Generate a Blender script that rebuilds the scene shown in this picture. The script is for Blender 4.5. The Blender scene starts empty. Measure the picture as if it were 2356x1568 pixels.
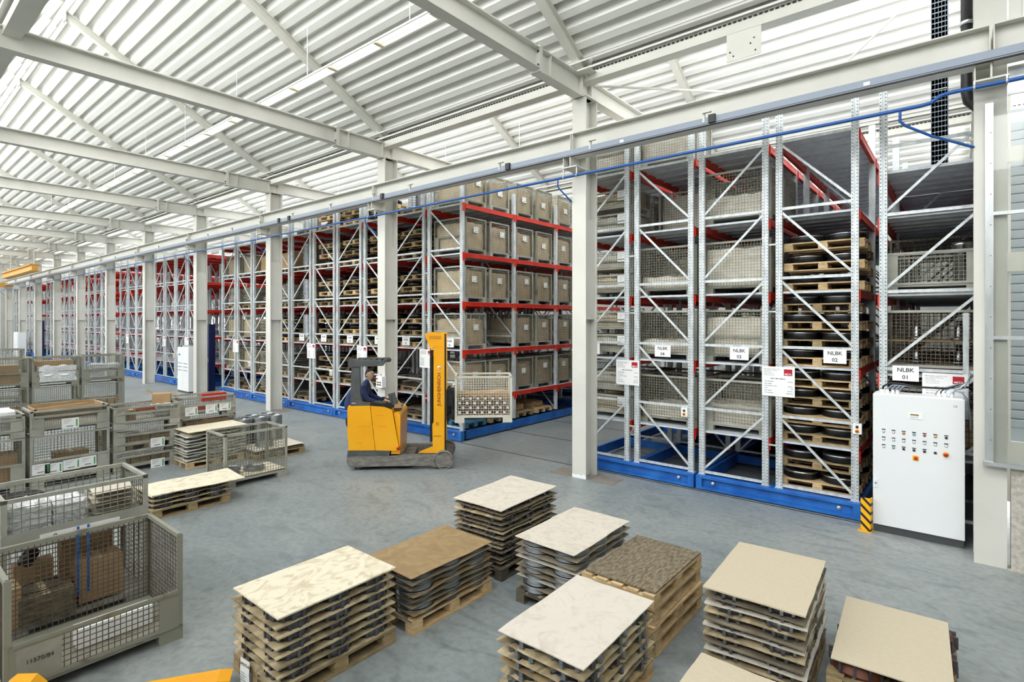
import bpy, bmesh, math, random
from mathutils import Vector, Matrix
R = random.Random(7)
sc = bpy.context.scene
C = sc.collection
# ---------------------------------------------------------------- camera, world, exposure
cam = bpy.data.objects.new('camera', bpy.data.cameras.new('camera'))
C.objects.link(cam); sc.camera = cam
cam.location = (5.588, -8.524, 2.9)
cam.rotation_euler = (math.pi/2, 0, 0.6904)
cam.data.sensor_width = 36.0
cam.data.lens = 1252.7/2356*36
cam.data.shift_y = -(784-736.95)/2356
cam.data.clip_end = 300
W = bpy.data.worlds.new('overcast_sky'); sc.world = W; W.use_nodes = True
bg = W.node_tree.nodes['Background']
bg.inputs[0].default_value = (0.985, 0.99, 1.0, 1); bg.inputs[1].default_value = 5.3
sc.view_settings.view_transform = 'Standard'
sc.view_settings.look = 'None'
sc.view_settings.exposure = 0.3
sc.view_settings.gamma = 1.0
sc.view_settings.use_curve_mapping = False
try:
    sc.cycles.max_bounces = 8; sc.cycles.diffuse_bounces = 5; sc.cycles.glossy_bounces = 3
    sc.cycles.transparent_max_bounces = 16; sc.cycles.use_denoising = True
    sc.cycles.sample_clamp_indirect = 6.0
except Exception:
    pass
# ---------------------------------------------------------------- materials
def lin(h):
    h = h.lstrip('#'); c = [int(h[i:i+2], 16)/255 for i in (0, 2, 4)]
    return tuple((x/12.92 if x <= .04045 else ((x+.055)/1.055)**2.4) for x in c)+(1,)
MATS = {}
def mat(name, c1, c2=None, scale=4, rough=.6, metal=0, stretch=(1, 1, 1), bump=0, dist=0, detail=6, lo=.35, hi=.65, rnd=0, spec=None, coat=0):
    m = bpy.data.materials.new(name); m.use_nodes = True; nt = m.node_tree; N = nt.nodes; L = nt.links
    b = N['Principled BSDF']; b.inputs['Roughness'].default_value = rough; b.inputs['Metallic'].default_value = metal
    if coat: b.inputs['Coat Weight'].default_value = coat; b.inputs['Coat Roughness'].default_value = .12
    if spec is not None: b.inputs['Specular IOR Level'].default_value = spec
    if c2 is None and not bump and not rnd:
        b.inputs['Base Color'].default_value = lin(c1)
    else:
        tc = N.new('ShaderNodeTexCoord'); mp = N.new('ShaderNodeMapping'); mp.inputs['Scale'].default_value = stretch
        L.new(tc.outputs['Object'], mp.inputs[0])
        oi = N.new('ShaderNodeObjectInfo')
        ad = N.new('ShaderNodeVectorMath'); ad.operation = 'ADD'
        mu = N.new('ShaderNodeVectorMath'); mu.operation = 'SCALE'; mu.inputs['Scale'].default_value = 13.7
        cx = N.new('ShaderNodeCombineXYZ')
        for i in range(3): L.new(oi.outputs['Random'], cx.inputs[i])
        L.new(cx.outputs[0], mu.inputs[0]); L.new(mp.outputs[0], ad.inputs[0]); L.new(mu.outputs[0], ad.inputs[1])
        nz = N.new('ShaderNodeTexNoise'); nz.inputs['Scale'].default_value = scale; nz.inputs['Detail'].default_value = detail
        nz.inputs['Distortion'].default_value = dist
        L.new(ad.outputs[0], nz.inputs['Vector'])
        rp = N.new('ShaderNodeValToRGB'); rp.color_ramp.elements[0].position = lo; rp.color_ramp.elements[1].position = hi
        rp.color_ramp.elements[0].color = lin(c1); rp.color_ramp.elements[1].color = lin(c2 or c1)
        L.new(nz.outputs[0], rp.inputs[0]); out = rp.outputs[0]
        if rnd:
            hs = N.new('ShaderNodeHueSaturation'); ma = N.new('ShaderNodeMapRange')
            ma.inputs['To Min'].default_value = 1-rnd; ma.inputs['To Max'].default_value = 1+rnd
            L.new(oi.outputs['Random'], ma.inputs[0]); L.new(ma.outputs[0], hs.inputs['Value']); L.new(out, hs.inputs['Color']); out = hs.outputs[0]
        L.new(out, b.inputs['Base Color'])
        if bump:
            bp = N.new('ShaderNodeBump'); bp.inputs['Strength'].default_value = bump; bp.inputs['Distance'].default_value = .02
            L.new(nz.outputs[0], bp.inputs['Height']); L.new(bp.outputs[0], b.inputs['Normal'])
    MATS[name] = m; return m
cream = mat('cream_painted_steel', '#cfcec6', '#d7d6ce', 1.5, .45)
roofm = mat('white_coated_roof_sheet', '#e4e4e0', '#eaeae5', .6, .4)
galv = mat('galvanised_steel', '#c2c9cc', '#e2e7e9', 14, .42, .3, stretch=(1, 1, .4), rnd=.04)
galvd = mat('galvanised_deck', '#c3cad1', '#d6dce1', 9, .5, .1)
redm = mat('red_beam_paint', '#c81f16', '#d83a22', 3, .4)
bluem = mat('blue_paint', '#1558ad', '#2a74c8', 3, .38)
bluetube = mat('blue_tube_paint', '#1f55a0', None, rough=.3)
concrete_w = mat('concrete_plinth', '#a9a49b', '#c7c2b8', 22, .85, bump=.25, detail=10)
rail_d = mat('dark_rail_steel', '#4a4642', '#6a655d', 9, .5, .5)
cabw = mat('white_cabinet_paint', '#e9ecee', None, rough=.4)
def rings(m):
    nt = m.node_tree; N = nt.nodes; L = nt.links; b = N['Principled BSDF']; src = b.inputs['Base Color'].links[0].from_socket
    tc = N.new('ShaderNodeTexCoord'); v = N.new('ShaderNodeTexVoronoi'); v.voronoi_dimensions = '2D'; v.inputs['Scale'].default_value = 3.1; v.inputs['Randomness'].default_value = .85
    L.new(tc.outputs['Object'], v.inputs['Vector'])
    r = N.new('ShaderNodeValToRGB'); e = r.color_ramp.elements; e[0].position = .39; e[0].color = (1, 1, 1, 1); e[1].position = .41; e[1].color = (1, 1, 1, 1)
    q = e.new(.40); q.color = (.62, .6, .57, 1); L.new(v.outputs['Distance'], r.inputs[0])
    k = N.new('ShaderNodeMix'); k.data_type = 'RGBA'; k.blend_type = 'MULTIPLY'; k.inputs[0].default_value = .28
    L.new(src, k.inputs[6]); L.new(r.outputs[0], k.inputs[7]); L.new(k.outputs[2], b.inputs['Base Color'])
signw = mat('white_sign_board', '#f2f3f3', None, rough=.5)
blk = mat('black_plastic', '#17181a', None, rough=.45)
dgrey = mat('dark_grey_plinth', '#44474a', None, rough=.5)
graph = mat('graphite_cover', '#474b4b', '#55595a', 6, .55)
yel = mat('yellow_truck_paint', '#f2a80c', '#f7b31a', 2.2, .35)
yel2 = mat('yellow_guard_paint', '#f5b400', None, rough=.4)
scr = mat('scuffed_chassis_grey', '#6e6b66', '#8e8b84', 7, .6, .2, stretch=(1, 1, 3), bump=.1)
rub = mat('grey_polyurethane_wheel', '#4e4c48', '#6c6963', 9, .7)
conta = mat('grey_container_steel', '#95958b', '#adaca1', 3.5, .6, rnd=.07, bump=.05)
rusty = mat('rust_stained_container_steel', '#8f8f82', '#6b5541', 5, .65, rnd=.05, bump=.12, lo=.58, hi=.72)
lightc = mat('beige_new_container_steel', '#cfccbd', '#d8d5c8', 3, .5)
wire = mat('container_wire', '#7d7c6f', '#8f8e80', 6, .55, .2, rnd=.08)
wired = mat('rusty_wire', '#5c5349', '#776a59', 9, .6, .2)
wpal = mat('pallet_wood', '#b99b6f', '#d2ba90', 3, .8, stretch=(3, 3, 12), rnd=.16, bump=.15)
wold = mat('weathered_pallet_wood', '#8a7656', '#a8946e', 4, .85, stretch=(3, 3, 12), rnd=.16, bump=.2)
wdark = mat('dark_stained_wood', '#4f4a42', '#6b6354', 5, .85, rnd=.15, bump=.2)
wred = mat('red_stained_wood', '#7a2f25', '#8d4234', 5, .8)
ply = mat('new_plywood', '#e6ddc6', '#b5a17b', 5, .65, stretch=(1, .7, 1), dist=3.2, detail=12, lo=.48, hi=.82, rnd=.04)
plydirty = mat('used_plywood', '#ccbb98', '#85765a', 3.2, .75, stretch=(1, .5, 1), dist=2.5, detail=10, rnd=.12)
hbl = mat('pale_hardboard', '#d5cdbf', '#beb4a4', 5, .7, dist=3, detail=10, lo=.45, hi=.8)
hbw = mat('white_hardboard', '#d8d0c5', '#c4baac', 4, .7, dist=3, detail=10, lo=.5, hi=.85)
for m_ in (hbl, hbw): rings(m_)
hbt = mat('tan_hardboard', '#cbbfa6', '#c7bba2', 30, .7)
hbb = mat('brown_hardboard', '#8f7754', '#a38a64', 6, .75, dist=1, detail=10)
hbk = mat('oil_stained_board', '#5b5243', '#8e816a', 14, .8, stretch=(3, 1, 3), dist=.4, detail=15)
hbg = mat('grey_used_board', '#8f8470', '#6b6152', 4, .8, rnd=.15, detail=9)
card = mat('brown_cardboard', '#a98a64', '#b99a74', 3, .8, rnd=.12)
liner = mat('plastic_wrapped_cardboard', '#d2bd9a', '#e6d4b2', 2.5, .35, rnd=.09, bump=.35, dist=1.5, coat=.5)
liner2 = mat('plastic_wrapped_white_sacks', '#dbd3c2', '#ece7db', 3.5, .3, rnd=.06, bump=.5, dist=2, coat=.6)
steel = mat('bright_turned_steel', '#b8bcc0', None, rough=.22, metal=.95)
coil = mat('oiled_steel_coil', '#7d8387', '#a4a9ad', 30, .28, .85, stretch=(.3, .3, 6))
cast = mat('dark_cast_iron', '#4b4a4e', '#67666c', 12, .5, .4)
castb = mat('black_steel_disc', '#1d1e21', '#2c2d30', 8, .35, .6)
brz = mat('brown_primed_casting', '#5a3020', '#7a4630', 7, .45, .3)
clearp = mat('crumpled_clear_film', '#c4c8ca', '#e8ebec', 9, .15, .1, bump=.8, dist=3, detail=10)
whitep = mat('white_paper', '#eef0f0', None, rough=.8)
redp = mat('red_plastic', '#c4261d', None, rough=.4)
redsq = mat('logo_red', '#b3122a', None, rough=.5)
grn = mat('green_stripe', '#3f9b4f', None, rough=.6)
prt = mat('printed_ink', '#26282b', None, rough=.7)
prtg = mat('grey_printed_ink', '#7b7f84', None, rough=.7)
skin = mat('skin', '#eec6ad', None, rough=.55)
hair = mat('short_dark_hair', '#2a2019', None, rough=.7)
cloth = mat('navy_work_jacket', '#1c2a4e', '#26386a', 6, .8, bump=.2)
trous = mat('navy_trousers', '#151d33', None, rough=.85)
navy = mat('navy_enamel', '#16265a', None, rough=.4)
wallp = mat('pale_wall_panel', '#a9aba6', '#b2b4af', 1, .7)
alu = mat('aluminium_profile', '#c3c8ca', '#dadddf', 9, .3, .7, stretch=(1, 1, .3))
railgrey = mat('conductor_rail_grey', '#8d98a8', None, rough=.4)
tray = mat('slate_cable_tray', '#59656f', None, rough=.5)
lampb = mat('lamp_holder_beige', '#e6ddbf')
lamp_w = mat('white_reflector', '#f3f2ec', None, rough=.5)
orange = mat('orange_button', '#e8882a', None, rough=.4)
teal = mat('teal_button', '#6fc6c4', None, rough=.4)
craney = mat('yellow_crane_paint', '#dfa449', None, rough=.5)
plate_b = mat('brown_floor_plate', '#7d736b', '#8b8178', 5, .8)
cyan = mat('blue_stained_pallet_wood', '#3c6f8a', None, rough=.8)
# glass
def glassmat(name, gl=.5):
    m = bpy.data.materials.new(name); m.use_nodes = True; nt = m.node_tree; N = nt.nodes; L = nt.links
    N.remove(N['Principled BSDF']); o = N['Material Output']
    t = N.new('ShaderNodeBsdfTransparent'); t.inputs[0].default_value = (.97, .98, .97, 1)
    g = N.new('ShaderNodeBsdfGlossy'); g.inputs['Roughness'].default_value = .03
    f = N.new('ShaderNodeFresnel'); f.inputs[0].default_value = 1.45; x = N.new('ShaderNodeMixShader')
    L.new(f.outputs[0], x.inputs[0]); L.new(t.outputs[0], x.inputs[1]); L.new(g.outputs[0], x.inputs[2]); L.new(x.outputs[0], o.inputs[0])
    return m
glass = glassmat('window_glass')
# lamp tube
def emis(name, col, s):
    m = bpy.data.materials.new(name); m.use_nodes = True; b = m.node_tree.nodes['Principled BSDF']
    b.inputs['Emission Color'].default_value = lin(col); b.inputs['Emission Strength'].default_value = s; return m
tubem = emis('fluorescent_tube', '#fffdf4', 4)
# floor concrete: large smooth trowel swirls
def floormat():
    m = bpy.data.materials.new('power_floated_concrete'); m.use_nodes = True; nt = m.node_tree; N = nt.nodes; L = nt.links
    b = N['Principled BSDF']; tc = N.new('ShaderNodeTexCoord')
    def noise(sc_, det, dist, st=(1, 1, 1), rot=0):
        mp = N.new('ShaderNodeMapping'); mp.inputs['Scale'].default_value = st; mp.inputs['Rotation'].default_value = (0, 0, rot)
        n = N.new('ShaderNodeTexNoise'); n.inputs['Scale'].default_value = sc_; n.inputs['Detail'].default_value = det; n.inputs['Distortion'].default_value = dist
        L.new(tc.outputs['Object'], mp.inputs[0]); L.new(mp.outputs[0], n.inputs['Vector']); return n
    a = noise(.35, 6, 1.0); s = noise(.8, 12, 4.5, (1, 1.6, 1), .5); d = noise(14, 8, .5)
    r1 = N.new('ShaderNodeValToRGB'); e = r1.color_ramp.elements
    e[0].position = .3; e[0].color = lin('#828b8d'); e[1].position = .7; e[1].color = lin('#9ea3a1')
    L.new(a.outputs[0], r1.inputs[0])
    r2 = N.new('ShaderNodeValToRGB'); e = r2.color_ramp.elements
    e[0].position = .28; e[0].color = lin('#c9cdd0'); e[1].position = .5; e[1].color = (1, 1, 1, 1)
    L.new(s.outputs[0], r2.inputs[0])
    r3 = N.new('ShaderNodeValToRGB'); e = r3.color_ramp.elements
    e[0].position = .25; e[0].color = lin('#dadada'); e[1].position = .6; e[1].color = (1, 1, 1, 1)
    L.new(d.outputs[0], r3.inputs[0])
    def mul(x, y):
        k = N.new('ShaderNodeMix'); k.data_type = 'RGBA'; k.blend_type = 'MULTIPLY'; k.inputs[0].default_value = .8
        L.new(x, k.inputs[6]); L.new(y, k.inputs[7]); return k.outputs[2]
    L.new(mul(mul(r1.outputs[0], r2.outputs[0]), r3.outputs[0]), b.inputs['Base Color'])
    rr = N.new('ShaderNodeMapRange'); rr.inputs['To Min'].default_value = .32; rr.inputs['To Max'].default_value = .55
    L.new(s.outputs[0], rr.inputs[0]); L.new(rr.outputs[0], b.inputs['Roughness'])
    return m
floorm = floormat()
# perforated upright: rows of small dark holes
def holesmat():
    m = galv.copy(); m.name = 'perforated_galvanised_upright'; nt = m.node_tree; N = nt.nodes; L = nt.links
    b = N['Principled BSDF']; src = b.inputs['Base Color'].links[0].from_socket
    tc = N.new('ShaderNodeTexCoord'); sx = N.new('ShaderNodeSeparateXYZ'); L.new(tc.outputs['Object'], sx.inputs[0])
    def mth(op, a, v=None, w=None):
        k = N.new('ShaderNodeMath'); k.operation = op
        for i, q in enumerate((a, v, w)):
            if q is None: continue
            if isinstance(q, (int, float)): k.inputs[i].default_value = q
            else: L.new(q, k.inputs[i])
        return k.outputs[0]
    z = mth('PINGPONG', sx.outputs[2], .025); zz = mth('LESS_THAN', z, .007)
    x = mth('ABSOLUTE', mth('SUBTRACT', mth('ABSOLUTE', sx.outputs[0]), .03)); xx = mth('LESS_THAN', x, .006)
    y = mth('ABSOLUTE', sx.outputs[1]); yy = mth('LESS_THAN', y, .008)
    h = mth('MULTIPLY', zz, mth('MAXIMUM', xx, yy))
    k = N.new('ShaderNodeMix'); k.data_type = 'RGBA'; k.inputs[7].default_value = lin('#2b2d30')
    L.new(h, k.inputs[0]); L.new(src, k.inputs[6]); L.new(k.outputs[2], b.inputs['Base Color'])
    return m
galvh = holesmat()
# hazard stripes
def hazmat():
    m = bpy.data.materials.new('yellow_black_hazard_paint'); m.use_nodes = True; nt = m.node_tree; N = nt.nodes; L = nt.links
    b = N['Principled BSDF']; tc = N.new('ShaderNodeTexCoord'); sx = N.new('ShaderNodeSeparateXYZ'); L.new(tc.outputs['Object'], sx.inputs[0])
    a = N.new('ShaderNodeMath'); a.operation = 'MULTIPLY_ADD'; a.inputs[1].default_value = .95; L.new(sx.outputs[0], a.inputs[0]); L.new(sx.outputs[2], a.inputs[2])
    mo = N.new('ShaderNodeMath'); mo.operation = 'PINGPONG'; mo.inputs[1].default_value = .06; L.new(a.outputs[0], mo.inputs[0])
    lt = N.new('ShaderNodeMath'); lt.operation = 'LESS_THAN'; lt.inputs[1].default_value = .022; L.new(mo.outputs[0], lt.inputs[0])
    k = N.new('ShaderNodeMix'); k.data_type = 'RGBA'; k.inputs[6].default_value = lin('#f5b400'); k.inputs[7].default_value = lin('#15161a')
    L.new(lt.outputs[0], k.inputs[0]); L.new(k.outputs[2], b.inputs['Base Color']); return m
hazm = hazmat()
# ---------------------------------------------------------------- mesh helpers
def rot(a, v):
    c, s = math.cos(a), math.sin(a); return (v[0]*c-v[1]*s, v[0]*s+v[1]*c, v[2])
class MB:
    def __init__(s): s.v = []; s.f = []; s.m = []; s.sm = []
    def add(s, vs, fs, mi=0, smooth=False):
        n = len(s.v); s.v += [tuple(v) for v in vs]
        for f in fs: s.f.append([i+n for i in f]); s.m.append(mi); s.sm.append(smooth)
        return s
    def box(s, x0, y0, z0, x1, y1, z1, mi=0):
        return s.add([(x0, y0, z0), (x1, y0, z0), (x1, y1, z0), (x0, y1, z0), (x0, y0, z1), (x1, y0, z1), (x1, y1, z1), (x0, y1, z1)],
                     [(0, 3, 2, 1), (4, 5, 6, 7), (0, 1, 5, 4), (1, 2, 6, 5), (2, 3, 7, 6), (3, 0, 4, 7)], mi)
    def cbox(s, cx, cy, cz, w, d, h, mi=0, a=0):
        vs = []
        for z in (-h/2, h/2):
            for x, y in ((-w/2, -d/2), (w/2, -d/2), (w/2, d/2), (-w/2, d/2)):
                q = rot(a, (x, y, z)); vs.append((cx+q[0], cy+q[1], cz+q[2]))
        return s.add(vs, [(0, 3, 2, 1), (4, 5, 6, 7), (0, 1, 5, 4), (1, 2, 6, 5), (2, 3, 7, 6), (3, 0, 4, 7)], mi)
    def beam(s, p0, p1, w, h, up=(0, 0, 1), mi=0, ow=0, oh=0):
        p0 = Vector(p0); p1 = Vector(p1); d = (p1-p0).normalized(); u = Vector(up); sd = d.cross(u).normalized(); u = sd.cross(d).normalized()
        vs = []
        for p in (p0, p1):
            for a, b in ((-1, -1), (1, -1), (1, 1), (-1, 1)): vs.append(p+sd*(a*w/2+ow)+u*(b*h/2+oh))
        return s.add(vs, [(0, 1, 2, 3), (7, 6, 5, 4), (0, 4, 5, 1), (1, 5, 6, 2), (2, 6, 7, 3), (3, 7, 4, 0)], mi)
    def ibeam(s, p0, p1, w, h, tf=.02, tw=.014, up=(0, 0, 1), mi=0):
        s.beam(p0, p1, tw, h-2*tf, up, mi); s.beam(p0, p1, w, tf, up, mi, 0, h/2-tf/2); s.beam(p0, p1, w, tf, up, mi, 0, -h/2+tf/2); return s
    def tube(s, pts, r, n=8, mi=0, cap=True):
        pts = [Vector(p) for p in pts]; rings = []; k0 = len(s.v); vs = []; prev = None
        for i, p in enumerate(pts):
            d = ((pts[min(i+1, len(pts)-1)]-p).normalized()+(p-pts[max(i-1, 0)]).normalized())
            d = d.normalized() if d.length > 1e-6 else Vector((0, 0, 1))
            a = prev if prev is not None else (Vector((0, 0, 1)) if abs(d.z) < .9 else Vector((1, 0, 0)))
            u = (a-d*a.dot(d)).normalized(); prev = u; w = d.cross(u); rr = r[i] if isinstance(r, (list, tuple)) else r
            for j in range(n):
                t = 2*math.pi*j/n; vs.append(p+(u*math.cos(t)+w*math.sin(t))*rr)
        fs = []
        for i in range(len(pts)-1):
            for j in range(n): fs.append((i*n+j, i*n+(j+1) % n, (i+1)*n+(j+1) % n, (i+1)*n+j))
        s.add(vs, fs, mi, n > 5)
        if cap: s.add([vs[j] for j in range(n)], [tuple(range(n-1, -1, -1))], mi); s.add(vs[-n:], [tuple(range(n))], mi)
        return s
    def lathe(s, prof, n=20, c=(0, 0, 0), mi=0, closed=False, smooth=True, axis='z'):
        vs = []
        for r_, z_ in prof:
            for j in range(n):
                t = 2*math.pi*j/n; p = (r_*math.cos(t), r_*math.sin(t), z_)
                if axis == 'y': p = (p[0], p[2], p[1])
                elif axis == 'x': p = (p[2], p[0], p[1])
                vs.append((p[0]+c[0], p[1]+c[1], p[2]+c[2]))
        fs = []; m = len(prof)
        for i in range(m if closed else m-1):
            i2 = (i+1) % m
            for j in range(n): fs.append((i*n+j, i*n+(j+1) % n, i2*n+(j+1) % n, i2*n+j))
        return s.add(vs, fs, mi, smooth)
    def prism(s, poly, y0, y1, axis='y', mi=0):
        n = len(poly)
        def P(a, b, y): return {'y': (a, y, b), 'x': (y, a, b), 'z': (a, b, y)}[axis]
        vs = [P(a, b, y0) for a, b in poly]+[P(a, b, y1) for a, b in poly]
        fs = [tuple(range(n)), tuple(range(2*n-1, n-1, -1))]+[(i, i+n, (i+1) % n+n, (i+1) % n) for i in range(n)]
        return s.add(vs, fs, mi)
    def grid(s, x0, x1, z0, z1, px, pz, t, fixed, axis='y', mi=0):
        """welded wire panel: thin square bars"""
        nx = max(1, round((x1-x0)/px)); nz = max(1, round((z1-z0)/pz)); h = t/2
        for i in range(nx+1):
            x = x0+(x1-x0)*i/nx
            (s.box(x-h, fixed-h, z0, x+h, fixed+h, z1, mi) if axis == 'y' else s.box(fixed-h, x-h, z0, fixed+h, x+h, z1, mi))
        for i in range(nz+1):
            z = z0+(z1-z0)*i/nz
            (s.box(x0, fixed-h+t*.6, z-h, x1, fixed+h+t*.6, z+h, mi) if axis == 'y' else s.box(fixed-h+t*.6, x0, z-h, fixed+h+t*.6, x1, z+h, mi))
        return s
    def mesh(s, name, mats):
        me = bpy.data.meshes.new(name); me.from_pydata(s.v, [], s.f)
        for m in (mats if isinstance(mats, (list, tuple)) else [mats]): me.materials.append(m)
        me.polygons.foreach_set('material_index', s.m); me.polygons.foreach_set('use_smooth', s.sm)
        bm = bmesh.new(); bm.from_mesh(me); bmesh.ops.recalc_face_normals(bm, faces=bm.faces); bm.to_mesh(me); bm.free()
        me.update(); return me
CACHE = {}
def M(key, fn, mats):
    if key not in CACHE:
        b = MB(); fn(b); CACHE[key] = b.mesh(key, mats)
    return CACHE[key]
def link(name, me, parent=None, loc=(0, 0, 0), rz=0, scale=None, rx=0, ry=0):
    o = bpy.data.objects.new(name, me); C.objects.link(o)
    if parent: o.parent = parent
    o.location = loc; o.rotation_euler = (rx, ry, rz)
    if scale: o.scale = scale
    return o
USED = {}
def tag(o, label, cat, group=None):
    n = len(label.split())
    if (label in USED and (group is None or USED[label] != group)) or not 4 <= n <= 16: print('LABEL?', n, label)
    USED[label] = group
    o['label'] = label; o['category'] = cat
    if group: o['group'] = group
    return o
def thing(name, label, cat, loc=(0, 0, 0), rz=0, group=None):
    o = bpy.data.objects.new(name, None); C.objects.link(o); o.location = loc; o.rotation_euler = (0, 0, rz); o.empty_display_size = .1
    return tag(o, label, cat, group)
def struct(name, b, mats, loc=(0, 0, 0)):
    o = link(name, b.mesh(name, mats) if isinstance(b, MB) else b, loc=loc); o['kind'] = 'structure'; return o
def part(name, b, mats, parent, loc=(0, 0, 0), rz=0): return link(name, b.mesh(name, mats), parent, loc, rz)
TXT = {}
def text(s, size, m=prt, align='CENTER', ext=.0006):
    k = (s, size, m.name, align)
    if k not in TXT:
        cu = bpy.data.curves.new('lettering', 'FONT'); cu.body = s; cu.size = size; cu.align_x = align; cu.align_y = 'CENTER'; cu.extrude = ext; cu.resolution_u = 2; cu.offset = size*.012 if m.name.startswith('red_brown') or s.startswith(('NLBK', 'META', '0')) else 0
        ob = bpy.data.objects.new('lettering', cu); C.objects.link(ob)
        dg = bpy.context.evaluated_depsgraph_get(); me = bpy.data.meshes.new_from_object(ob.evaluated_get(dg))
        me.materials.clear(); me.materials.append(m); C.objects.unlink(ob); bpy.data.objects.remove(ob); me.name = 'lettering'; TXT[k] = me
    return TXT[k]
def ordn(i): return ('first', 'second', 'third', 'fourth', 'fifth', 'sixth', 'seventh', 'eighth', 'ninth', 'tenth', 'eleventh', 'twelfth', 'thirteenth', 'fourteenth')[i]
S_ = 5.9
XK = [5.70]+[-S_*k for k in range(0, 12)]          # left face of each column, from the right
YV = .15                                            # valley line over the column row
# ================================================================ SETTING
b = MB(); b.box(-66, -14.3, -.2, 12, 14.3, 0); struct('floor', b, floorm)
b = MB(); b.box(-66, 14.3, 3.2, 6.2, 14.5, 7.6); b.box(-66, 14.3, 0, 6.2, 14.5, .9); b.box(-30, 14.3, .9, 6.2, 14.5, 3.2)
for x in range(-66, -30, 3): b.box(x, 14.3, .9, x+.25, 14.5, 3.2)
struct('wall_back', b, wallp)
b = MB(); b.box(-66.2, -14.3, 0, -66, 14.3, 7.6); struct('wall_left', b, wallp)
b = MB(); b.box(-66, -14.5, 0, 12, -14.3, 7.6); struct('wall_front', b, mat('white_wall_panel', '#ecece8'))
b = MB(); b.box(12, -14.5, 0, 12.2, .3, 11); b.box(5.885, .45, 0, 5.93, 14.5, 7.6); struct('wall_right_end', b, wallp)
# roof teeth ------------------------------------------------------
DEPTH = 7.1; RIDGE = -5.3; ZV = 7.66; SL = .554
ceil = bpy.data.objects.new('ceiling', None); C.objects.link(ceil); ceil['kind'] = 'structure'
def deckfn(b):
    n = 20; y0 = 0; p = 5.45/n; vs = []; k = 0
    prof = []
    for i in range(n):
        y = -i*p
        for dy, dz in ((0, 0), (-.115, 0), (-.14, .15), (-p+.025, .15)): prof.append((y+dy, ZV-SL*(y+dy)+dz))
    prof.append((-n*p, ZV+SL*n*p)); prof = [(.16, ZV+.15), (.02, ZV+.15)]+prof
    for y, z in prof: vs += [(0, y, z), (S_, y, z)]
    b.add(vs, [(2*i, 2*i+1, 2*i+3, 2*i+2) for i in range(len(prof)-1)])
    vs = [(0, .3, ZV+.17), (S_, .3, ZV+.17), (0, -5.5, ZV+.17+SL*5.5), (S_, -5.5, ZV+.17+SL*5.5)]
    b.add(vs, [(0, 1, 3, 2)])
def glazefn(b):
    # glazing bars between ridge and the lower valley
    a = Vector((0, -5.3, ZV+SL*5.3)); c = Vector((0, -6.93, 7.5))
    for i in range(7):
        x = S_*i/6; b.beam(a+Vector((x, 0, 0)), c+Vector((x, 0, 0)), .05, .07, (0, -.88, .48))
    for t in (0, .5, 1): p = a.lerp(c, t); b.beam(p, p+Vector((S_, 0, 0)), .07, .05)
def panefn(b):
    a = (0, -5.3, ZV+SL*5.3); c = (0, -6.93, 7.5)
    for i in range(6):
        x0 = S_*i/6+.025; x1 = S_*(i+1)/6-.025
        b.add([(x0, a[1]-.01, a[2]), (x1, a[1]-.01, a[2]), (x1, c[1]-.01, c[2]), (x0, c[1]-.01, c[2])], [(0, 1, 2, 3)])
for t in range(-1, 3):
    yo = YV+DEPTH*t
    for k in range(-2, 11):
        x = .15-S_*(k+1)
        if k == -2 and t > 0: continue
        link('roof_sheet', M('roof_sheet', deckfn, roofm), ceil, (x, yo, 0))
        link('glazing_bar_frame', M('glazing_bar_frame', glazefn, cream), ceil, (x, yo, 0))
        link('roof_pane', M('roof_pane', panefn, glass), ceil, (x, yo, 0))
# lower flashing strips above gutters and gutters
for t in range(-1, 3):
    yo = YV+DEPTH*t
    b = MB(); xe = 12 if t < 1 else 6.05; b.box(-66, yo-.12, 7.28, xe, yo+.1, 7.44); b.box(-66, yo+.06, 7.4, xe, yo+.08, 7.85); o = part('gutter_channel', b, cream, ceil)
    b = MB(); b.beam((-66, yo-.14, 7.5), (xe, yo-.14, 7.5), .14, .03, (0, -.3, 1)); b.beam((-66, yo-.24, 7.62), (xe, yo-.24, 7.62), .16, .03, (0, -.5, .9))
    part('gutter_flashing', b, roofm, ceil)
    if t in (0, 1):
        b = MB(); x = -40
        while x < 12: b.box(x, yo-.128, 7.425, x+.045, yo-.12, 7.452); x += .075
        o = part('perforated_strip', b, blk, ceil); o['kind'] = 'stuff'
# steel rafters (horizontal) and inclined roof beams
NK = len(XK)
def rafterfn(b):
    b.ibeam((0, -14.3, 7.225), (0, -1.32, 7.225), .20, .35); b.ibeam((0, .3, 7.225), (0, 14.3, 7.225), .20, .35)
    b.ibeam((0, -1.28, 7.20), (0, .3, 7.20), .20, .40)
    b.box(-.1, -1.34, 7.0, .1, -1.30, 7.43); b.box(-.1, -1.30, 6.99, .1, -1.26, 7.43)
    for y in (-1.0, 0, .3): b.box(-.09, y-.008, 7.05, .09, y+.008, 7.38)
def boltfn(b):
    for x in (-.07, .07):
        for z in (7.1, 7.33): b.lathe([(0, -1.36), (.022, -1.36), (.022, -1.34)], 6, (x, 0, z), axis='y', smooth=False)
def incfn(b):
    b.ibeam((0, 0, ZV-.09), (0, -5.3, ZV-.09+SL*5.3), .16, .17, .012, .01)
    b.box(-.1, -5.33, ZV-.25+SL*5.3, .1, -5.30, ZV+.02+SL*5.3)
def place_word(i): return 'rightmost' if i == 0 else ordn(i)+' from the right'
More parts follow.
